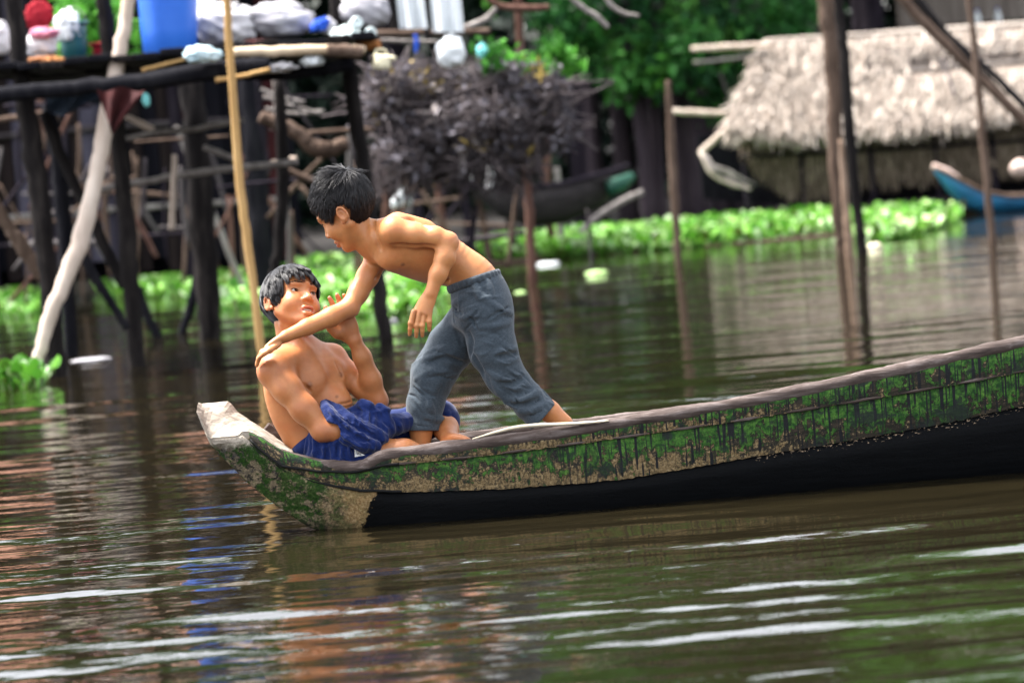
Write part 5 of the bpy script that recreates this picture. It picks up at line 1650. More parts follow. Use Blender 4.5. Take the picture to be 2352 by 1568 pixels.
def topx(p):
    d = np.asarray(p) - CAM; f = d @ FWD
    return 1176 + FPX * (d @ RV) / f, 784 - FPX * (d @ UV) / f

def mat_of_hyacinth(name, label, poly, dens, size, seed, cap=2600):
    g = np.random.default_rng(seed)
    q_ = np.array([onwater(*p) for p in poly]); lo, hi = q_.min(0), q_.max(0)
    V, F, T = [], [], []; n = int((hi[0] - lo[0]) * (hi[1] - lo[1]) * dens); made = 0
    for _ in range(n):
        p = A3(g.uniform(lo[0], hi[0]), g.uniform(lo[1], hi[1]), -.01)
        if not inpoly(*topx(p), poly): continue
        hyacinth(V, F, T, p, g, size * g.uniform(.7, 1.25)); made += 1
        if made > cap: break
    o = mesh_obj(name, np.array(V), F, HYA, smooth=True, attrs={'tone': np.array(T)})
    tag(o, label, 'water hyacinth', kind='stuff')
    return o

def canoe(name, label, sheer, keel, Y, hw, outer, inner, rail, tipmat=None, group=None):
    s = [W(u, v, Y) for u, v in sheer]; k = [W(u, v, Y) for u, v in keel]
    root = empty(name, A3(np.mean([p[0] for p in s]), Y, 0), label, 'boat', group)
    n = 40; x = np.linspace(s[0][0], s[-1][0], n)
    zs = np.interp(x, [p[0] for p in s], [p[2] for p in s]); zk = np.interp(x, [p[0] for p in k], [p[2] for p in k])
    secs, ring_i = [], []
    for i in range(n):
        t = i / (n - 1); w = hw * math.sin(math.pi * min(max(t * .96 + .02, 0), 1)) ** .55
        h = max(zs[i] - zk[i], .01)
        o = [(w, 1), (w * .93, .6), (w * .75, .25), (w * .35, .03), (0, 0)]
        pts = [A3(x[i], Y - a, zk[i] + h * b_) for a, b_ in o] + [A3(x[i], Y + a, zk[i] + h * b_) for a, b_ in o[-2::-1]]
        inn = [A3(x[i], Y + max(a - .03, .002), zk[i] + h * b_ + .03 * (1 - b_)) for a, b_ in o] + [A3(x[i], Y - max(a - .03, .002), zk[i] + h * b_ + .03 * (1 - b_)) for a, b_ in o[-2::-1]]
        secs.append(np.array(pts + inn))
    V, F = loft(secs); mesh_obj('hull', V, F, outer, root)
    for sg in (-1, 1):
        P = [A3(x[i], Y + sg * hw * math.sin(math.pi * min(max(i / (n - 1) * .96 + .02, 0), 1)) ** .55, zs[i] + .01) for i in range(n)]
        V, F = sweep(P, [.028], 7, rough=.06); mesh_obj('gunwale', V, F, rail, root)
    if tipmat:
        V, F = sweep([s[0] + A3(-.02, 0, .03), s[0] * .5 + s[1] * .5 + A3(0, 0, .03), s[1] + A3(.0, 0, .01)], [.05, .075, .07], 9, n=8, rough=.05, flat=.7); mesh_obj('prow_cap', V, F, tipmat, root)
    for t in (.3, .55, .8):
        i = int(t * n); w = hw * .9
        V, F = box((x[i], Y, zs[i] - .05), ((1, 0, 0), (0, 1, 0), (0, 0, 1)), (.10, w, .015)); mesh_obj('thwart', V, F, inner, root, smooth=False)
    return root

THATCH = leaf_mat('sun_bleached_thatch', [(.11, .085, .07), (.25, .205, .172), (.39, .335, .29), (.53, .465, .41)], rough=.95)
WALLT = leaf_mat('brown_reed_wall', [(.045, .035, .024), (.10, .077, .055), (.17, .135, .10), (.27, .22, .17)], rough=.95)

def straws(P, D_, L, wd, g, lift=.02):
    """flat straw blades: roots P (n,3), directions, lengths"""
    n = len(P); D_ = D_ / np.linalg.norm(D_, axis=1)[:, None]
    side = np.cross(D_, np.array([0, -1, .3])[None]); side += g.normal(0, .35, side.shape); side /= np.linalg.norm(side, axis=1)[:, None]
    nn = np.cross(side, D_); nn *= np.sign(-nn[:, 1])[:, None]
    A_ = P + nn * g.uniform(.0, lift, (n, 1)); B_ = A_ + D_ * L[:, None] + nn * g.normal(lift * .8, lift * .6, (n, 1))
    w = wd * g.uniform(.5, 1.4, (n, 1)) * side
    V = np.stack([A_ - w, A_ + w, B_ + w * .5, B_ - w * .5], 1).reshape(-1, 3)
    F = np.arange(4 * n).reshape(-1, 4)
    t = np.clip(g.normal(.55, .27, n), 0, 1)
    T = np.repeat(np.stack([t, g.random(n), np.zeros(n)], 1), 4, 0)
    return V, F, T

def build_hut():
    g = np.random.default_rng(77)
    root = empty('thatched_hut', onwater(2100, 492), 'low floating hut with a bleached thatch roof and ragged reed walls', 'hut')
    Yr, Ye = 39.6, 37.6
    ridge = spline([W(u, v, Yr) for u, v in ((1752, 104), (1775, 97), (1888, 90), (2100, 75), (2352, 60), (2760, 30))], 60)
    eave = spline([W(u, v, Ye) for u, v in ((1668, 286), (1760, 286), (1833, 292), (1960, 290), (2150, 272), (2352, 250), (2760, 215))], 60)
    back = ridge + (ridge - eave) * A3(0.2, 1, 0) + (eave - ridge) * A3(0, 0, 1)
    back[:, 1] = 2 * Yr - Ye
    def slab(a, b_, off):
        V = []; F = []; m = 14
        for i in range(60):
            for j in range(m): V.append(a[i] * (1 - j / (m - 1)) + b_[i] * j / (m - 1) + A3(0, 0, off))
        for i in range(59):
            for j in range(m - 1): F.append((i * m + j, i * m + j + 1, (i + 1) * m + j + 1, (i + 1) * m + j))
        return V, F
    va, fa = slab(ridge, eave, 0); vb, fb = slab(ridge, eave, -.10); vc, fc = slab(ridge, back, 0)
    V, F = join((va, fa), (vb, [f[::-1] for f in fb]), (vc, fc))
    T = np.tile((.25, .5, 0), (len(V), 1)) + 0
    base_n = len(V)
    # layered straw over the slope
    n = 14000; i = g.uniform(0, 58.9, n); t = g.random(n) ** .8 * 1.02 - .03
    ii = i.astype(int); fr = (i - ii)[:, None]
    a = ridge[ii] * (1 - fr) + ridge[ii + 1] * fr; b_ = eave[ii] * (1 - fr) + eave[ii + 1] * fr
    P = a * (1 - t[:, None]) + b_ * t[:, None]
    d = (b_ - a); d = d / np.linalg.norm(d, axis=1)[:, None] + g.normal(0, .16, (n, 3))
    # bare patch: leave the old boards open
    pu = np.array([topx(p) for p in P]); bare = (pu[:, 0] > 2085) & (pu[:, 0] < 2420) & (pu[:, 1] > 118 - (pu[:, 0] - 2095) * .06) & (pu[:, 1] < 178 - (pu[:, 0] - 2095) * .05) & (g.random(n) < .93)
    P, d = P[~bare], d[~bare]
    V1, F1, T1 = straws(P, d, g.uniform(.22, .55, len(P)), .013, g, .035)
    # ragged eave fringe
    n = 2600; i = g.uniform(0, 58.9, n); ii = i.astype(int); fr = (i - ii)[:, None]
    P = eave[ii] * (1 - fr) + eave[ii + 1] * fr
    L = .10 + .16 * np.abs(np.sin(i * .9) * np.sin(i * .37 + 1)) + g.uniform(0, .10, n)
    V2, F2, T2 = straws(P, np.tile((0, -.25, -1.0), (n, 1)) + g.normal(0, .2, (n, 3)), L, .014, g, .03)
    Vall = np.concatenate([V, V1, V2]); Fq = [tuple(f) for f in F] + [tuple(f) for f in F1 + base_n] + [tuple(f) for f in F2 + base_n + len(V1)]
    mesh_obj('thatch_roof', Vall, Fq, THATCH, root, smooth=False, attrs={'tone': np.concatenate([T, T1, T2])})
    for k in range(4):
        t = .22 + .075 * k
        P = [ridge[i] * (1 - t) + eave[i] * t + A3(0, -.02, .02) for i in range(30, 56)]
        V, F = sweep(P, [.045], 6, rough=.12, flat=.4, seed=k); mesh_obj('roof_board', V, F, GREYW if k % 2 else TWIG, root)
    P = [p + A3(0, 0, .02) for p in ridge[::3]]
    V, F = sweep(P, [.06], 7, rough=.25, flat=.6); mesh_obj('ridge_bundle', V, F, THATCH, root, attrs={'tone': np.tile((.7, .6, 0), (len(V), 1))})
    for (u0, v0, u1, v1) in ((2170, 205, 2193, 322 - 95), (2168, 138, 2190, 218)):
        pass
    V, F = sweep([W(2166, 136, 38.2), W(2180, 180, 37.95), (W(2194, 222, 37.7))], [.022], 6, n=8); mesh_obj('roof_stick', V, F, TWIG, root)
    # reed walls
    wallY = 37.95; n = 5200
    u = g.uniform(1700, 2720, n); top = 300 - (u - 1700) * .055; low = np.interp(u, [1700, 1800, 1900, 2000, 2150, 2350, 2720], [330, 420, 415, 395, 385, 370, 340])
    v = top + (low - top) * g.random(n) ** .9
    P = np.array([W(a, b_, wallY) for a, b_ in zip(u, v)])
    V, F, T = straws(P, np.tile((0, -.05, -1.0), (n, 1)) + g.normal(0, .12, (n, 3)), g.uniform(.12, .34, n), .016, g, .03)
    T[:, 0] *= .8
    mesh_obj('reed_wall', V, F, WALLT, root, smooth=False, attrs={'tone': T})
    V, F = box((W(2230, 350, 38.05) + A3(0, .05, .02)), (VD(1, -.0838 * .66, 0), (0, 1, 0), (0, 0, 1)), (3.0, .02, .28)); mesh_obj('back_boards', V, F, TWIG, root, smooth=False)
    for uu in (1720, 1850, 2010, 2160, 2290, 2440, 2600):
        V, F = sweep([W(uu - 18, 285 - (uu - 1700) * .05, 37.9), W(uu, 500 - (uu - 1700) * .06, 37.9)], [.035, .04], 7, n=8, rough=.1, seed=uu); mesh_obj('post', V, F, BARK, root)
    V, F = sweep([W(1990, 474, 37.6), W(2100, 466, 37.6), W(2400, 444, 37.6), W(2720, 420, 37.6)], [.06], 8, n=16, rough=.12); mesh_obj('floor_log', V, F, POST, root)
    V, F = sweep([W(1700, 360, 37.85), W(2000, 345, 37.85), W(2400, 318, 37.85), W(2700, 296, 37.85)], [.03], 7, n=16, rough=.1); mesh_obj('wall_rail', V, F, POST, root)
    V, F = box(W(2160, 430, 39.6), (VD(1, -.0838, 0), (0, 1, 0), (0, 0, 1)), (3.4, .03, .45)); mesh_obj('rear_wall', V, F, BLACK, root, smooth=False)
    return root

def build_houses():
    # plank house far behind the platform, with a rusty tin roof above the frame
    g = np.random.default_rng(31)
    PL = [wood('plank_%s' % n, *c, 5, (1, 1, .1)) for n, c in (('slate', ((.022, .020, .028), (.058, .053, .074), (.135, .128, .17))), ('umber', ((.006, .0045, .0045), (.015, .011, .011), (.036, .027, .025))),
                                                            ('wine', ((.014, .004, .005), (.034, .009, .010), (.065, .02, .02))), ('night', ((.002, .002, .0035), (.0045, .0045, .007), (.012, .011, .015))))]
    RUST = simple('rusty_tin', [(.10, .032, .016), (.21, .075, .036), (.32, .15, .09)], 3, .7, .01, (3, 1, 1))
    y = 30.5
    root = empty('plank_house', (onwater(250, 640)[0], y, 0), 'dark plank house on stilts behind the platform under a rusty roof', 'house')
    xa, xb = W(-420, 400, y)[0], W(655, 400, y)[0]
    x = xa; k = 0
    groups = {0: [], 1: [], 2: [], 3: []}
    while x < xb:
        w = g.uniform(.10, .22); u = topx((x, y, 1.5))[0]
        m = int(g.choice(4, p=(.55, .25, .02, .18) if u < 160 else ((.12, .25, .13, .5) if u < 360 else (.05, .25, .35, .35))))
        z0 = g.uniform(.18, .42); 
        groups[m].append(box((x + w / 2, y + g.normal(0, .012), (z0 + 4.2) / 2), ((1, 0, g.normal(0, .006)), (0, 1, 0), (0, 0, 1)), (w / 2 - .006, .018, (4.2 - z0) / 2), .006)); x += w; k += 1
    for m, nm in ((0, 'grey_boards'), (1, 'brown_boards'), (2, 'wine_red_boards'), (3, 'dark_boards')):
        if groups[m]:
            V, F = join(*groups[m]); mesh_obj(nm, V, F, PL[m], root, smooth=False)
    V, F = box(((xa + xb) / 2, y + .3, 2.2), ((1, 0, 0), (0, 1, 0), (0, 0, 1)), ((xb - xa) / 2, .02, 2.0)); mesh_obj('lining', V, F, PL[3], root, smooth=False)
    for i in range(7):
        xx = xa + (xb - xa) * (i + .5) / 7
        V, F = sweep([A3(xx, y - .1, -.5), A3(xx + g.normal(0, .05), y - .1, 4.1)], [.08, .07], 8, n=10, rough=.1, seed=i); mesh_obj('stilt', V, F, BARK, root)
    V = []; F = []
    for j in range(2):
        for i in range(90):
            xx = xa - .6 + (xb - xa + 2.6) * i / 89; zz = 4.0 + 1.9 * j + .03 * math.sin(i * 2.1)
            V.append((xx, y - .9 + 3.2 * j, zz))
    for i in range(89): F.append((i, i + 1, 90 + i + 1, 90 + i))
    V2 = [(a, b_, c - .02) for a, b_, c in V]; F2 = [tuple(x + 180 for x in f[::-1]) for f in F]
    mesh_obj('tin_roof', np.array(V + V2), F + F2, RUST, root, smooth=False)
    for i in range(3):
        zz = (.95, 1.9, 2.9)[i]
        V, F = sweep([A3(xa, y - .06, zz), A3((xa + xb) / 2, y - .06, zz + .05), A3(xb, y - .06, zz)], [.035], 7, n=14, rough=.1, seed=i); mesh_obj('rail', V, F, TWIG if i else GREYW, root)
    # second raised house behind the thatched hut
    y = 52.0
    x0 = W(2060, 20, y)[0]; x1 = x0 + 7.5; zb = 2.9
    root = empty('raised_house', (x0 + 3.5, y, .5), 'grey board house raised high on posts behind the thatched hut', 'house')
    x = x0; bb = []; wins = []
    PG = wood('pale_grey_boards', (.09, .075, .065), (.20, .17, .15), (.34, .30, .27), 4, (1, 1, .1))
    wx = (x0 + 1.3, x0 + 3.2)
    while x < x1:
        w = g.uniform(.14, .24)
        if wx[0] < x < wx[1]:
            bb.append(box((x + w / 2, y, zb + .22), ((1, 0, 0), (0, 1, 0), (0, 0, 1)), (w / 2 - .006, .02, .22))); bb.append(box((x + w / 2, y, 5.05), ((1, 0, 0), (0, 1, 0), (0, 0, 1)), (w / 2 - .006, .02, .55)))
        else: bb.append(box((x + w / 2, y, zb + 1.35), ((1, 0, g.normal(0, .004)), (0, 1, 0), (0, 0, 1)), (w / 2 - .006, .02, 1.35)))
        x += w
    V, F = join(*bb); mesh_obj('board_wall', V, F, PG, root, smooth=False)
    V, F = box(((wx[0] + wx[1]) / 2 + .1, y + .5, 4.0), ((1, 0, 0), (0, 1, 0), (0, 0, 1)), (1.3, .03, 1.0)); mesh_obj('window', V, F, BLACK, root, smooth=False)
    for i in range(6):
        xx = x0 + .2 + 7.1 * i / 5
        V, F = sweep([A3(xx, y + .1, -.3), A3(xx, y + .1, zb + .1)], [.13, .12], 8, n=8, rough=.1, seed=i + 40); mesh_obj('stilt', V, F, BARK, root)
    ROOF2 = simple('pale_tin', [(.22, .19, .18), (.36, .33, .32), (.46, .42, .40)], 2.5, .6, .01, (4, 1, 1))
    V = []
    for j in range(2):
        for i in range(80): V.append((x0 - .6 + 8.6 * i / 79, y - .8 + 3 * j, 5.5 + 2.0 * j + .03 * math.sin(i * 2.1)))
    F = [(i, i + 1, 80 + i + 1, 80 + i) for i in range(79)]; V2 = [(a, b_, c - .02) for a, b_, c in V]; F2 = [tuple(q_ + 160 for q_ in f[::-1]) for f in F]
    mesh_obj('tin_roof', np.array(V + V2), F + F2, ROOF2, root, smooth=False)
    for i, (u, v) in enumerate(((2245, 42), (2292, 38))):
        c = W(u, v, y - .35); r_ = empty('plastic_bottle', c, ('left of two white bottles on the window ledge behind the hut', 'right of two white bottles on the window ledge behind the hut')[i], 'bottle', 'white bottles on the ledge')
        V, F = sweep([c + A3(0, 0, z) for z in (-.16, -.15, .02, .08, .12)], [.03, .06, .06, .03, .022], 12); mesh_obj('body', V, F, WHITEP, r_)
        V, F = sweep([c + A3(0, 0, .12), c + A3(0, 0, .15)], [.026, .026], 10); mesh_obj('cap', V, F, BLUEC, r_)
        V, F = box(c + A3(0, 0, -.18), ((1, 0, 0), (0, 1, 0), (0, 0, 1)), (.18, .1, .015)); mesh_obj('shelf', V, F, PG, root, smooth=False)

def build_brush():
    g = np.random.default_rng(55); Y = 17.2
    root = empty('brush_pile', onwater(1060, 560) * A3(1, 0, 0) + A3(0, Y, 0), 'tangled heap of grey dead branches and leaves held up on stakes', 'brush pile')
    poly = [(835, 215), (880, 160), (980, 150), (1060, 160), (1140, 150), (1250, 172), (1292, 200), (1312, 268), (1290, 320), (1230, 352), (1180, 372), (1120, 366), (1060, 388), (980, 400), (900, 372), (860, 320), (838, 270)]
    C = []; parts = []
    while len(C) < 260:
        u, v = g.uniform(830, 1315), g.uniform(145, 405)
        if inpoly(u, v, poly): C.append((*W(u, v, Y + g.normal(0, .22)), .06))
    C = np.array(C)
    for k in range(1250):
        c = C[g.integers(len(C)), :3]; d = unit(g.normal(0, 1, 3) * (1, .6, .55)); L = g.uniform(.08, .30)
        P = [c - d * L, c + g.normal(0, .03, 3), c + d * L]
        parts.append(sweep(P, [.006, .008, .003], 4, n=4, seed=k))
    for k in range(420):                               # lower fringe that sags between the stakes
        u = g.uniform(850, 1240); v = 372 + 70 * g.random() ** 1.6 - .05 * (u - 1000); c = W(u, v, Y + g.normal(0, .2)); d = unit(g.normal(0, 1, 3) * (.7, .5, 1)); L = g.uniform(.06, .22)
        parts.append(sweep([c - d * L, c + g.normal(0, .02, 3), c + d * L], [.004, .006, .002], 4, n=4, seed=k + 3000))
    for k in range(26):
        u, v = g.uniform(880, 1270), g.uniform(190, 350); c = W(u, v, Y - .2); d = unit(g.normal(0, 1, 3) * (1, .3, .5)); L = g.uniform(.25, .6)
        parts.append(sweep([c - d * L, c, c + d * L + A3(0, 0, -.05)], [.010, .014, .008], 6, n=6, rough=.1, seed=k + 700))
    V, F = join(*parts); mesh_obj('branches', V, F, BRUSHT, root)
    V, F, T = leaf_cloud(C, 3600, .045, g, 9); T[:, 0] = np.where(T[:, 0] > .9, 1.0, T[:, 0] * .85)
    mesh_obj('dead_leaves', V, F, DEAD, root, smooth=False, attrs={'tone': T})
    for px in ([(880, 330), (888, 480), (896, 640)], [(960, 380), (962, 470), (968, 620)], [(1060, 380), (1072, 500), (1080, 610)], [(1160, 350), (1170, 470), (1180, 600)]):
        pole('stake', '', px, [9, 10, 9], BARK, parent=root)
    o = empty('leafy_sprig', W(1140, 150, Y + .1), 'spray of fresh green leaves growing out of the brush heap', 'sprig')
    cl = np.array([(*W(u, v, Y + g.normal(0, .1)), .05) for u, v in ((1120, 122), (1140, 130), (1165, 140), (1190, 150), (1215, 155), (1130, 140), (1240, 160))])
    V, F, T = leaf_cloud(cl, 330, .06, g, 5); mesh_obj('leaves', V, F, LEAFL, o, smooth=False, attrs={'tone': T})
    V, F = sweep([W(1130, 190, Y), W(1150, 150, Y), W(1200, 145, Y)], [.008, .006, .003], 5, n=8); mesh_obj('stem', V, F, TWIG, o)
    o = empty('leafy_sprig', W(1290, 150, Y + 2), 'bright green leaf spray hanging at the right end of the brush heap', 'sprig')
    cl = np.array([(*W(u, v, Y + 2 + g.normal(0, .1)), .045) for u, v in ((1278, 112), (1290, 128), (1300, 142), (1308, 158), (1285, 150), (1312, 170), (1270, 122))])
    V, F, T = leaf_cloud(cl, 380, .065, g, 5); mesh_obj('leaves', V, F, LEAFL, o, smooth=False, attrs={'tone': T})
    V, F = sweep([W(1262, 60, Y + 2), W(1285, 120, Y + 2), W(1308, 170, Y + 2)], [.008, .006, .003], 5, n=8); mesh_obj('stem', V, F, TWIG, o)

def build_poles_right():
    G = 'thin stakes in the water'
    pole('stake', 'tall reddish brown stake in the middle of the brush heap', [(1188, -30), (1196, 120), (1204, 260), (1212, 430), (1219, 560), (1224, 650)], [9, 9, 10, 11, 11, 9], REDDISH, group=G)
    pole('stake', 'curved pale brown stake right of the tall reddish one', [(1284, 180), (1272, 260), (1254, 400), (1262, 500), (1268, 590)], [7, 8, 9, 8, 8], REDDISH, group=G)
    pole('stake', 'short grey stake right of the curved one', [(1278, 385), (1286, 470), (1290, 585)], [7, 8, 7], GREYW, group=G)
    pole('stake', 'pale stake leaning behind the boy\'s back', [(1086, 360), (1095, 420), (1110, 510), (1126, 605)], [8, 9, 9, 8], BROWN, group=G)
    pole('stake', 'short reddish stake behind the boy\'s shoulder', [(1000, 405), (1010, 460), (1022, 560), (1030, 640)], [8, 8, 8, 7], REDDISH, group=G)
    pole('stake', 'thin dark stake in front of the water hyacinths', [(1349, 480), (1355, 560), (1361, 622)], [3, 4, 4], TWIG, group=G)
    pole('stake', 'tall brown stake in front of the clustered trunks', [(1534, 185), (1538, 260), (1545, 390), (1552, 500), (1558, 608)], [6, 9, 10, 9, 7], BROWN, group=G)
    pole('stake', 'thin dark stake under the boy\'s belly', [(968, 560), (974, 640), (978, 700)], [4, 5, 4], BLACK, group=G)
    pole('stake', 'slim dark pole standing in front of the blue boat', [(2222, -30), (2240, 130), (2254, 280), (2266, 420), (2280, 560)], [7, 9, 9, 9, 8], BROWN, group=G)
    GP = 'stout mooring posts tied together'
    pole('mooring_post', 'left and stoutest of the mooring posts before the thatched hut', [(1890, -40), (1902, 60), (1912, 150), (1920, 352), (1928, 508), (1936, 575)], [20, 19, 18, 16, 14, 14], BROWN, group=GP, dy=0)
    pole('mooring_post', 'darkest mooring post, on the right of the bundle', [(1920, -40), (1932, 60), (1940, 137), (1955, 352), (1972, 508), (1982, 580)], [11, 12, 13, 12, 13, 13], POST, group=GP)
    pole('mooring_post', 'short pale mooring post between the two tall ones', [(1932, 320), (1938, 420), (1946, 520), (1952, 590)], [6, 8, 11, 11], TANB, group=GP)
    GD = 'slanting poles at the upper right'
    pole('slanting_pole', 'lower of the slanting brown poles crossing before the thatch roof', [(2020, -60), (2110, 40), (2230, 160), (2352, 278), (2480, 400)], [11, 12, 12, 12, 11], BROWN, Y=26, group=GD)
    pole('slanting_pole', 'middle dark one of the slanting poles crossing before the roof', [(2050, -60), (2150, 55), (2260, 175), (2352, 285), (2460, 405)], [8, 9, 9, 9, 8], POST, Y=26.4, group=GD)
    pole('slanting_pole', 'upper dark slanting pole reaching the right picture edge', [(2060, -70), (2160, 60), (2280, 170), (2360, 250), (2480, 360)], [7, 7, 8, 8, 7], BLACK, Y=26.8, group=GD)
    pole('floating_bamboo', 'long bamboo floating along the front of the water hyacinths', [(1122, 604), (1260, 594), (1500, 576), (1700, 560), (1925, 538)], [4, 5, 5, 5, 5], BROWN, cat='bamboo', Y=onwater(1500, 576)[1])
    GH = 'pale poles beside the hut'
    pole('pale_pole', 'upper pale pole sticking out left of the thatch ridge', [(1588, 113), (1680, 108), (1775, 103)], [6, 7, 6], PALEW, Y=39, group=GH)
    pole('pale_pole', 'second pale pole just under the ridge pole left of the hut', [(1594, 145), (1680, 135), (1765, 122)], [4, 4, 4], GREYW, Y=39, group=GH)
    pole('pale_pole', 'level pale pole at the eave left of the hut', [(1545, 256), (1610, 259), (1674, 261)], [6, 7, 6], PALEW, Y=38.2, group=GH)
    pole('pale_pole', 'short pale prop slanting down from the left eave', [(1673, 290), (1640, 322), (1608, 352)], [6, 7, 7], PALEW, Y=37.4, group=GH)
    pole('thin_wand', 'thin dark wand leaning over the left edge of the thatch', [(1655, 170), (1668, 205), (1676, 225)], [3, 4, 3], TWIG, Y=38, group=GH)
    # broken net of split cane hanging left of the hut
    g = np.random.default_rng(9); root = empty('cane_screen', W(1670, 430, 37.2), 'torn pale cane screen drooping left of the hut', 'screen')
    parts = []
    for k in range(34):
        t = k / 33; a = W(1612 + 30 * t, 350 + 46 * t + g.normal(0, 4), 37.2 + g.normal(0, .05)); b_ = W(1640 + 90 * t + g.normal(0, 8), 395 + 40 * t + g.normal(0, 6), 37.1 + g.normal(0, .08))
        parts.append(sweep([a, (a + b_) / 2 + A3(0, 0, g.normal(-.03, .04)), b_], [.010, .014, .009], 5, n=6, seed=k))
    V, F = join(*parts); mesh_obj('canes', V, F, GREYW, root)
    V, F = sweep([W(1608, 350, 37.2), W(1640, 405, 37.1), W(1722, 435, 37.0)], [.02, .022, .016], 6, n=10); mesh_obj('edge_cane', V, F, PALEW, root)
    GB = 'dead boughs hanging at the top'
    pole('dead_bough', 'left pale dead bough hanging in from the top edge', [(1290, -30), (1330, 12), (1370, 38), (1397, 64)], [6, 7, 7, 5], GREYW, Y=15, cat='bough', group=GB)
    pole('dead_bough', 'right pale dead bough curling up near the top edge', [(1372, -40), (1400, 8), (1430, 30), (1468, 38)], [6, 6, 6, 4], GREYW, Y=15.2, cat='bough', group=GB)
    pole('dead_bough', 'short orange brown bough at the top of the tall reddish stake', [(1110, -10), (1150, 14), (1200, 20), (1262, 18)], [6, 8, 9, 7], REDDISH, Y=16.5, cat='bough', group=GB)
    pole('white_board', 'upright white board propped beside the dark boat', [(1122, 352), (1128, 400), (1120, 435)], [7, 9, 6], SACKW, Y=24, cat='board')
    pole('white_board', 'leaning pale board left of the upright white one', [(1098, 360), (1090, 390), (1078, 420)], [6, 7, 6], SACKG, Y=24.1, cat='board')

def build_floats():
    g = np.random.default_rng(14)
    items = [((1256, 607), (58, 8), WHITEP, 'white foam sheet floating before the bamboo'), ((2050, 527), (40, 26), CREAM, 'cream foam lump at the right end of the hyacinths'),
             ((2010, 572), (34, 22), CREAM, 'dull cream foam lump floating right of the mooring posts'), ((925, 676), (66, 16), SACKW, 'pale grey plastic sheet floating behind the boys'),
             ((905, 738), (14, 12), SACKG, 'small grey scrap floating between the boys'), ((1838, 1160), (7, 6), CREAM, 'tiny cream crumb floating before the boat'),
             ((1195, 675), (26, 12), HYA, 'yellowish green leaf scrap floating behind the leaning boy'), ((2092, 604), (8, 20), HYA, 'small green leaf standing in the open water'),
             ((1370, 630), (52, 14), HYA, 'pale green leaf scrap floating in front of the hyacinths'), ((30, 706), (60, 14), SACKG, 'grey sheet floating among the hyacinths at the left edge'), 
             ((135, 690), (54, 12), SACKG, 'pale strip floating left of the crooked trunk'), ((375, 668), (34, 10), CREAM, 'cream scrap floating right of the second post'), ((210, 828), (90, 10), SACKG, 'long grey scrap floating between the first two posts')]
    for (u, v), (w, h), m, lab in items:
        c = onwater(u, v); s = FPX / (c[1] + 12)
        V, F = blob(c + A3(0, 0, h / s * .15), (w / 2 / s, w / 2 / s * .8, h / 2 / s), 18, 10, .18, 3, int(u))
        kw = {'attrs': {'tone': np.tile((.85, .6, 0), (len(V), 1))}} if m is HYA else {}
        tag(mesh_obj('floating_scrap', V, F, m, **kw), lab, 'floating scrap', 'scraps floating on the water')

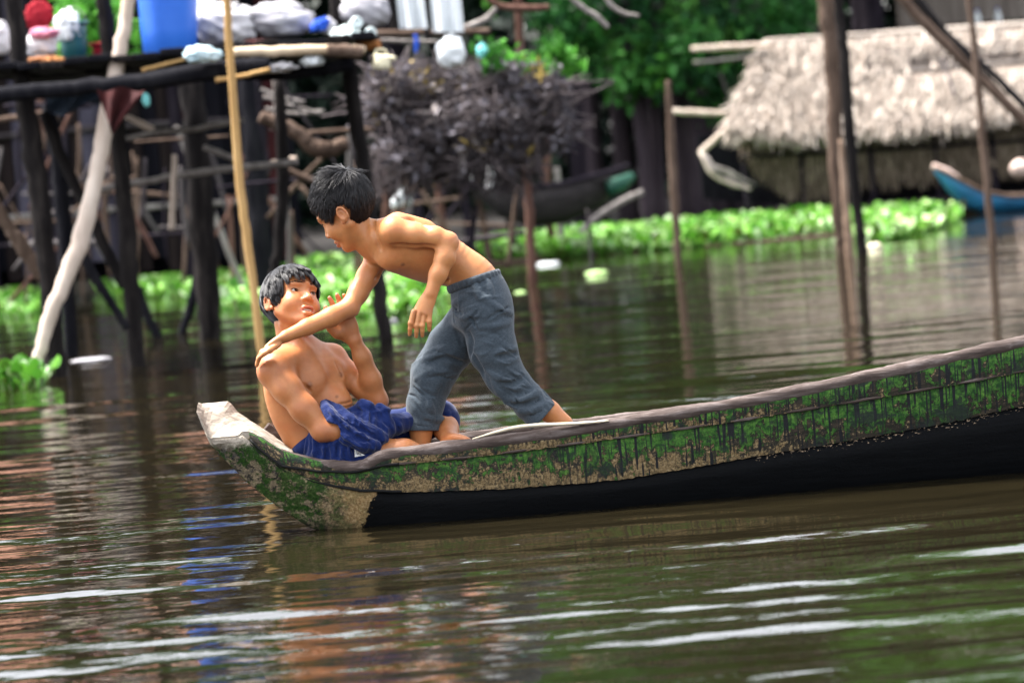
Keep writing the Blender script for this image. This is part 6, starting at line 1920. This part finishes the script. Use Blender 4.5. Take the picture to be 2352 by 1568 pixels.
def build_background():
    # far bank
    n = 40; V = []; F = []
    g = np.random.default_rng(3)
    ys = [40, 46, 49, 52, 58, 70, 95, 160, 900]; zs = [-.6, -.3, -.05, .25, .5, .9, 1.3, 2, 3]
    for y, z in zip(ys, zs):
        for i in range(n + 1): V.append((-160 + 320 * i / n, y + g.normal(0, .3), z + g.normal(0, .05)))
    for j in range(len(ys) - 1):
        for i in range(n): F.append((j * (n + 1) + i, j * (n + 1) + i + 1, (j + 1) * (n + 1) + i + 1, (j + 1) * (n + 1) + i))
    MUD = simple('dark_mud', [(.012, .011, .012), (.03, .026, .024)], 1.5, .9, .02)
    mesh_obj('bank', V, F, MUD)['kind'] = 'structure'
    trees = [(-14.0, 47, 11, 2.9, 0.3), (-9.5, 50, 12, 3.0, -.3), (-5.2, 48, 11.5, 2.8, .2), (-1.6, 50, 12, 2.9, 0), (1.4, 46, 10.5, 2.5, .2), (3.0, 44.5, 11, 2.4, -.2), (6.5, 50, 12.5, 3.1, .2),
             (10.0, 56, 12, 3.0, .3), (13.5, 57, 12.5, 3.2, 0), (17.5, 52, 12, 3.2, .2), (-18.5, 50, 12, 3.2, 0)]
    labs = ['tree behind the left end of the plank house', 'tree over the rusty roof of the plank house', 'tree between the plank house and the brush heap', 'tree straight behind the brush heap',
            'dark tree with low boughs just right of the brush heap', 'cluster of purplish trunks left of the thatched hut', 'green tree rising behind the left end of the thatched hut',
            'tree behind the mooring posts and the thatch ridge', 'tree behind the raised house', 'tree right of the raised house', 'tree at the far left behind the platform']
    for i, (x, y, h, r, ln) in enumerate(trees):
        big = i in (4, 5)
        h *= 1.45; r *= 1.15
        tree(labs[i], x, y, h, r, 200 + i, trunk_r=.20 if i != 5 else .24, lean=ln, nleaf=8000 if i in (3, 4, 5, 6, 7) else 5000, trunks=5 if i == 5 else (3 if i == 4 else 2), crown_z=h * (.58 if i in (4, 5, 6) else .64), low=.4 if big else 0, leaf=LEAFL if i in (4, 6, 7, 3) else LEAF, bark=TRUNKB if i == 5 else BARK)
    for lab, pts, seed, mt in (('low green bough of the tree right of the brush heap', [(1255, 20), (1290, 60), (1330, 30), (1370, 80), (1300, 95), (1400, 40), (1340, 110)], 1, LEAF),
                           ('broad drooping bough before the clustered trunks', [(1440, 30), (1480, 70), (1520, 110), (1560, 60), (1450, 120), (1500, 160), (1545, 150), (1590, 100), (1430, 175), (1580, 20), (1620, 60)], 2, LEAF),
                           ('bright little bough tip left of the pale poles', [(1455, 185), (1500, 175), (1525, 160), (1470, 165)], 3, LEAFL),
                           ('leafy bough above the left end of the thatched roof', [(1640, 30), (1690, 60), (1740, 40), (1790, 30), (1660, 90), (1720, 85), (1850, 40), (1830, 70)], 4, LEAF),
                           ('leafy bough hanging between the pale poles left of the hut', [(1630, 170), (1670, 190), (1700, 160), (1650, 225), (1625, 130)], 5, LEAF)):
        gg = np.random.default_rng(900 + seed); yy = 43.0
        o = empty('tree_bough', W(*pts[0], yy), lab, 'bough', 'green boughs at the top')
        c_ = np.array([(*W(u, v, yy + gg.normal(0, .3)), .20 if mt is LEAF else .14) for u, v in pts])
        V, F, T = leaf_cloud(c_, 95 * len(pts), .11, gg, 5); mesh_obj('leaves', V, F, mt, o, smooth=False, attrs={'tone': T})
        V, F = join(*[sweep([W(pts[0][0], -60, yy + .4), (W(pts[0][0], -60, yy + .4) + c[:3]) / 2 + A3(0, 0, .1), c[:3]], [.035, .022, .006], 5, n=7, rough=.1) for c in c_[::2]])
        mesh_obj('branch', V, F, BARK, o)
    for i, (u, r, lab) in enumerate(((1490, .11, 'slender violet-brown trunk left of the tall brown stake'), (1512, .09, 'thin leaning trunk just left of the tall brown stake'), (1585, .17, 'thickest of the violet-brown trunks, right of the tall brown stake'),
                                    (1618, .12, 'trunk at the right edge of the trunk cluster beside the cane screen'), (1372, .10, 'slim dark trunk behind the green end of the grey boat'), (1445, .13, 'dark trunk behind the tip of the grey boat'))):
        x = W(u, 480, 43.2 + .3 * i)[0]
        tree(lab, x, 43.2 + .3 * i, 8.5 + .4 * i, 1.3, 400 + i, trunk_r=r, lean=(-.1, .25, .1, -.15, .2, -.1)[i], nleaf=700, trunks=1, crown_z=6.2, leaf=LEAF, bark=TRUNKB)
    # undergrowth and the deep shade of the woods behind
    cl = []
    for k in range(1300):
        x = g.uniform(-34, 38); y = g.uniform(58, 74); cl.append((x, y, g.uniform(0, 1) ** .8 * 15 + .3, 1.05))
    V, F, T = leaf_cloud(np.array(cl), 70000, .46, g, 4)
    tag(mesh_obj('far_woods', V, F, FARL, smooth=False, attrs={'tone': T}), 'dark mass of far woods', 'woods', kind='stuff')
    cl = []
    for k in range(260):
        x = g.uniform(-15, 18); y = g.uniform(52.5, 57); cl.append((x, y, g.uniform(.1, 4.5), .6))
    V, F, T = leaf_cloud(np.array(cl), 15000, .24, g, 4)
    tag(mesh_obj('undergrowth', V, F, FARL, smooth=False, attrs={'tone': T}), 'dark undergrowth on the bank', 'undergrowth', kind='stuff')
    # water hyacinths
    mat_of_hyacinth('water_hyacinth', 'bright green water hyacinths massed behind the floating bamboo', [(1125, 608), (1250, 600), (1500, 580), (1920, 541), (1930, 505), (1500, 538), (1300, 555), (1130, 570)], 95, .185, 1, 4200)
    mat_of_hyacinth('water_hyacinth', 'patch of water hyacinths right of the mooring posts', [(1975, 565), (2080, 550), (2195, 517), (2195, 497), (1975, 505)], 95, .17, 2)
    mat_of_hyacinth('water_hyacinth', 'water hyacinths behind the boys and the platform posts', [(240, 690), (420, 688), (500, 715), (600, 722), (760, 722), (900, 742), (1000, 705), (1040, 615), (760, 612), (560, 632), (400, 652), (240, 666)], 42, .16, 3)
    mat_of_hyacinth('water_hyacinth', 'water hyacinths at the left edge behind the first post', [(-80, 735), (60, 735), (140, 715), (150, 680), (-80, 695)], 30, .15, 4)
    g2 = np.random.default_rng(6); V, F, T = [], [], []
    for k in range(26):
        p = onwater(g2.uniform(-30, 112), g2.uniform(876, 896)); hyacinth(V, F, T, p, g2, .15 * g2.uniform(.8, 1.2))
    T = np.array(T); T[:, 0] *= .6
    o = mesh_obj('floating_plant', np.array(V), F, HYA, attrs={'tone': T}); tag(o, 'dark green water hyacinth clump floating in front of the first post', 'plant')
    o = empty('leafy_bush', W(215, 60, 18), 'green bush seen through the gap behind the teal bucket', 'bush')
    cl = np.array([(*W(g.uniform(165, 262), g.uniform(10, 110), 18 + g.normal(0, .2)), .10) for _ in range(24)])
    V, F, T = leaf_cloud(cl, 700, .10, g, 5); mesh_obj('leaves', V, F, LEAFL, o, smooth=False, attrs={'tone': T})
    V, F = sweep([W(215, 190, 18), W(215, 60, 18)], [.02, .008], 5, n=6); mesh_obj('stem', V, F, TWIG, o)
    BLUEB = simple('blue_boat_paint', [(.008, .06, .13), (.015, .115, .24), (.03, .19, .34)], 5, .5, .004, (.3, 1, 1))
    GREYB = old_wood('grey_boat_planks', (.012, .010, .011), (.028, .024, .025), (.06, .052, .052))
    TIP = old_wood('pinkish_bare_wood', (.35, .24, .20), (.55, .42, .37), (.66, .54, .48))
    GREENB = simple('green_boat_paint', [(.004, .035, .022), (.009, .075, .045)], 6, .6, .004)
    canoe('moored_boat', 'blue wooden boat with a bare pinkish prow beside the thatched hut', [(2146, 386), (2200, 414), (2250, 440), (2310, 452), (2400, 450), (2560, 430), (2680, 392)], [(2148, 398), (2175, 438), (2215, 476), (2260, 494), (2400, 488), (2580, 470), (2680, 400)], 34.5, .36, BLUEB, BLUEB, BROWN, TIP, 'moored boats')
    canoe('moored_boat', 'weathered grey boat with a green painted end behind the stakes', [(1080, 430), (1150, 435), (1220, 432), (1293, 424), (1383, 401), (1444, 382)], [(1082, 445), (1150, 500), (1220, 520), (1293, 515), (1383, 476), (1446, 392)], 30.5, .40, GREYB, GREYB, BARK, None, 'moored boats')
    # green end panel of the grey boat
    b = bpy.data.objects['moored_boat.001']
    V, F = sweep([W(1396, 432, 30.2), W(1425, 422, 30.25), W(1452, 404, 30.35)], [.10, .10, .05], 10, n=8, flat=1.0); mesh_obj('painted_end', V, F, GREENB, b)
    pole('sunken_plank', 'grey plank slanting into the water beside the grey boat', [(1478, 440), (1420, 468), (1370, 500), (1330, 535)], [7, 8, 8, 6], GREYW, Y=29.8, cat='plank')
    V, F = blob(W(2345, 388, 36.5), (.14, .14, .12), 16, 10, .1, 3, 5); tag(mesh_obj('straw_bundle', V, F, TIP), 'pale round bundle by the hut at the right edge', 'bundle')

GREYD2 = wood('dim_grey_stick', (.04, .035, .036), (.10, .09, .088), (.18, .165, .16))

def build_shade_sticks():
    """the many thin sticks criss-crossing in the shade under and behind the platform"""
    g = np.random.default_rng(63)
    mats = [BROWN, BROWN, BARK, GREYD2, REDDISH, TWIG]
    regs = [(-20, 230, 120, 620), (120, 245, 250, 620), (300, 300, 560, 600), (600, 215, 830, 620), (880, 400, 1180, 600)]
    for k in range(88):
        x0, y0, x1, y1 = regs[k % 5]
        u, v = g.uniform(x0, x1), g.uniform(y0, y1)
        kind = g.random()
        if kind < .45: d = (g.normal(0, 12), g.uniform(60, 170))
        elif kind < .75: d = (g.uniform(50, 130), g.normal(-6, 10))
        else: d = (g.uniform(40, 90) * g.choice((-1, 1)), g.uniform(60, 120))
        r = g.uniform(3, 7.5)
        pole('crossing_stick', 'one of the many dim sticks criss-crossing in the shade behind the platform posts', [(u - d[0], v - d[1]), (u + g.normal(0, 4), v), (u + d[0], v + d[1])], [r * .8, r, r * .85],
             mats[int(g.integers(6))], Y=g.uniform(16, 28), cat='stick', group='sticks criss-crossing in the shade', n=10)
build_leaning_boy()
build_sitting_boy()
build_boat()
build_water()
build_platform()
build_left_things()
build_cargo()
build_shade_sticks()
build_brush()
build_hut()
build_houses()
build_poles_right()
build_floats()
build_background()
# ================================================================== LIGHT
SUN_EL, SUN_AZ = R(64), R(-68)      # azimuth measured from +Y towards +X
w = bpy.data.worlds.new('World'); SC.world = w; w.use_nodes = True
nt = w.node_tree; bg = nt.nodes['Background']
sky = nt.nodes.new('ShaderNodeTexSky'); sky.sky_type = 'NISHITA'; sky.sun_disc = False
sky.sun_elevation = SUN_EL; sky.sun_rotation = SUN_AZ
sky.air_density = 1.0; sky.dust_density = 3.0; sky.ozone_density = 1.0
hs = nt.nodes.new('ShaderNodeHueSaturation'); hs.inputs['Saturation'].default_value = .25
nt.links.new(sky.outputs[0], hs.inputs['Color']); nt.links.new(hs.outputs[0], bg.inputs[0])
bg.inputs[1].default_value = .12
sd = bpy.data.lights.new('sun', 'SUN'); sd.energy = 2.6; sd.angle = R(9); sd.color = (1, .95, .88)
so = bpy.data.objects.new('sun', sd); COL.objects.link(so)
dirv = Vector((math.sin(SUN_AZ) * math.cos(SUN_EL), math.cos(SUN_AZ) * math.cos(SUN_EL), math.sin(SUN_EL)))
so.rotation_euler = dirv.to_track_quat('Z', 'Y').to_euler()
so.location = (0, 0, 30)
SC.view_settings.view_transform = 'Standard'; SC.view_settings.look = 'None'
SC.view_settings.gamma = 1.0; SC.view_settings.exposure = 2.5
SC.render.engine = 'CYCLES'
SC.cycles.max_bounces = 6; SC.cycles.caustics_reflective = False; SC.cycles.caustics_refractive = False
try: SC.cycles.use_denoising = True
except Exception: pass
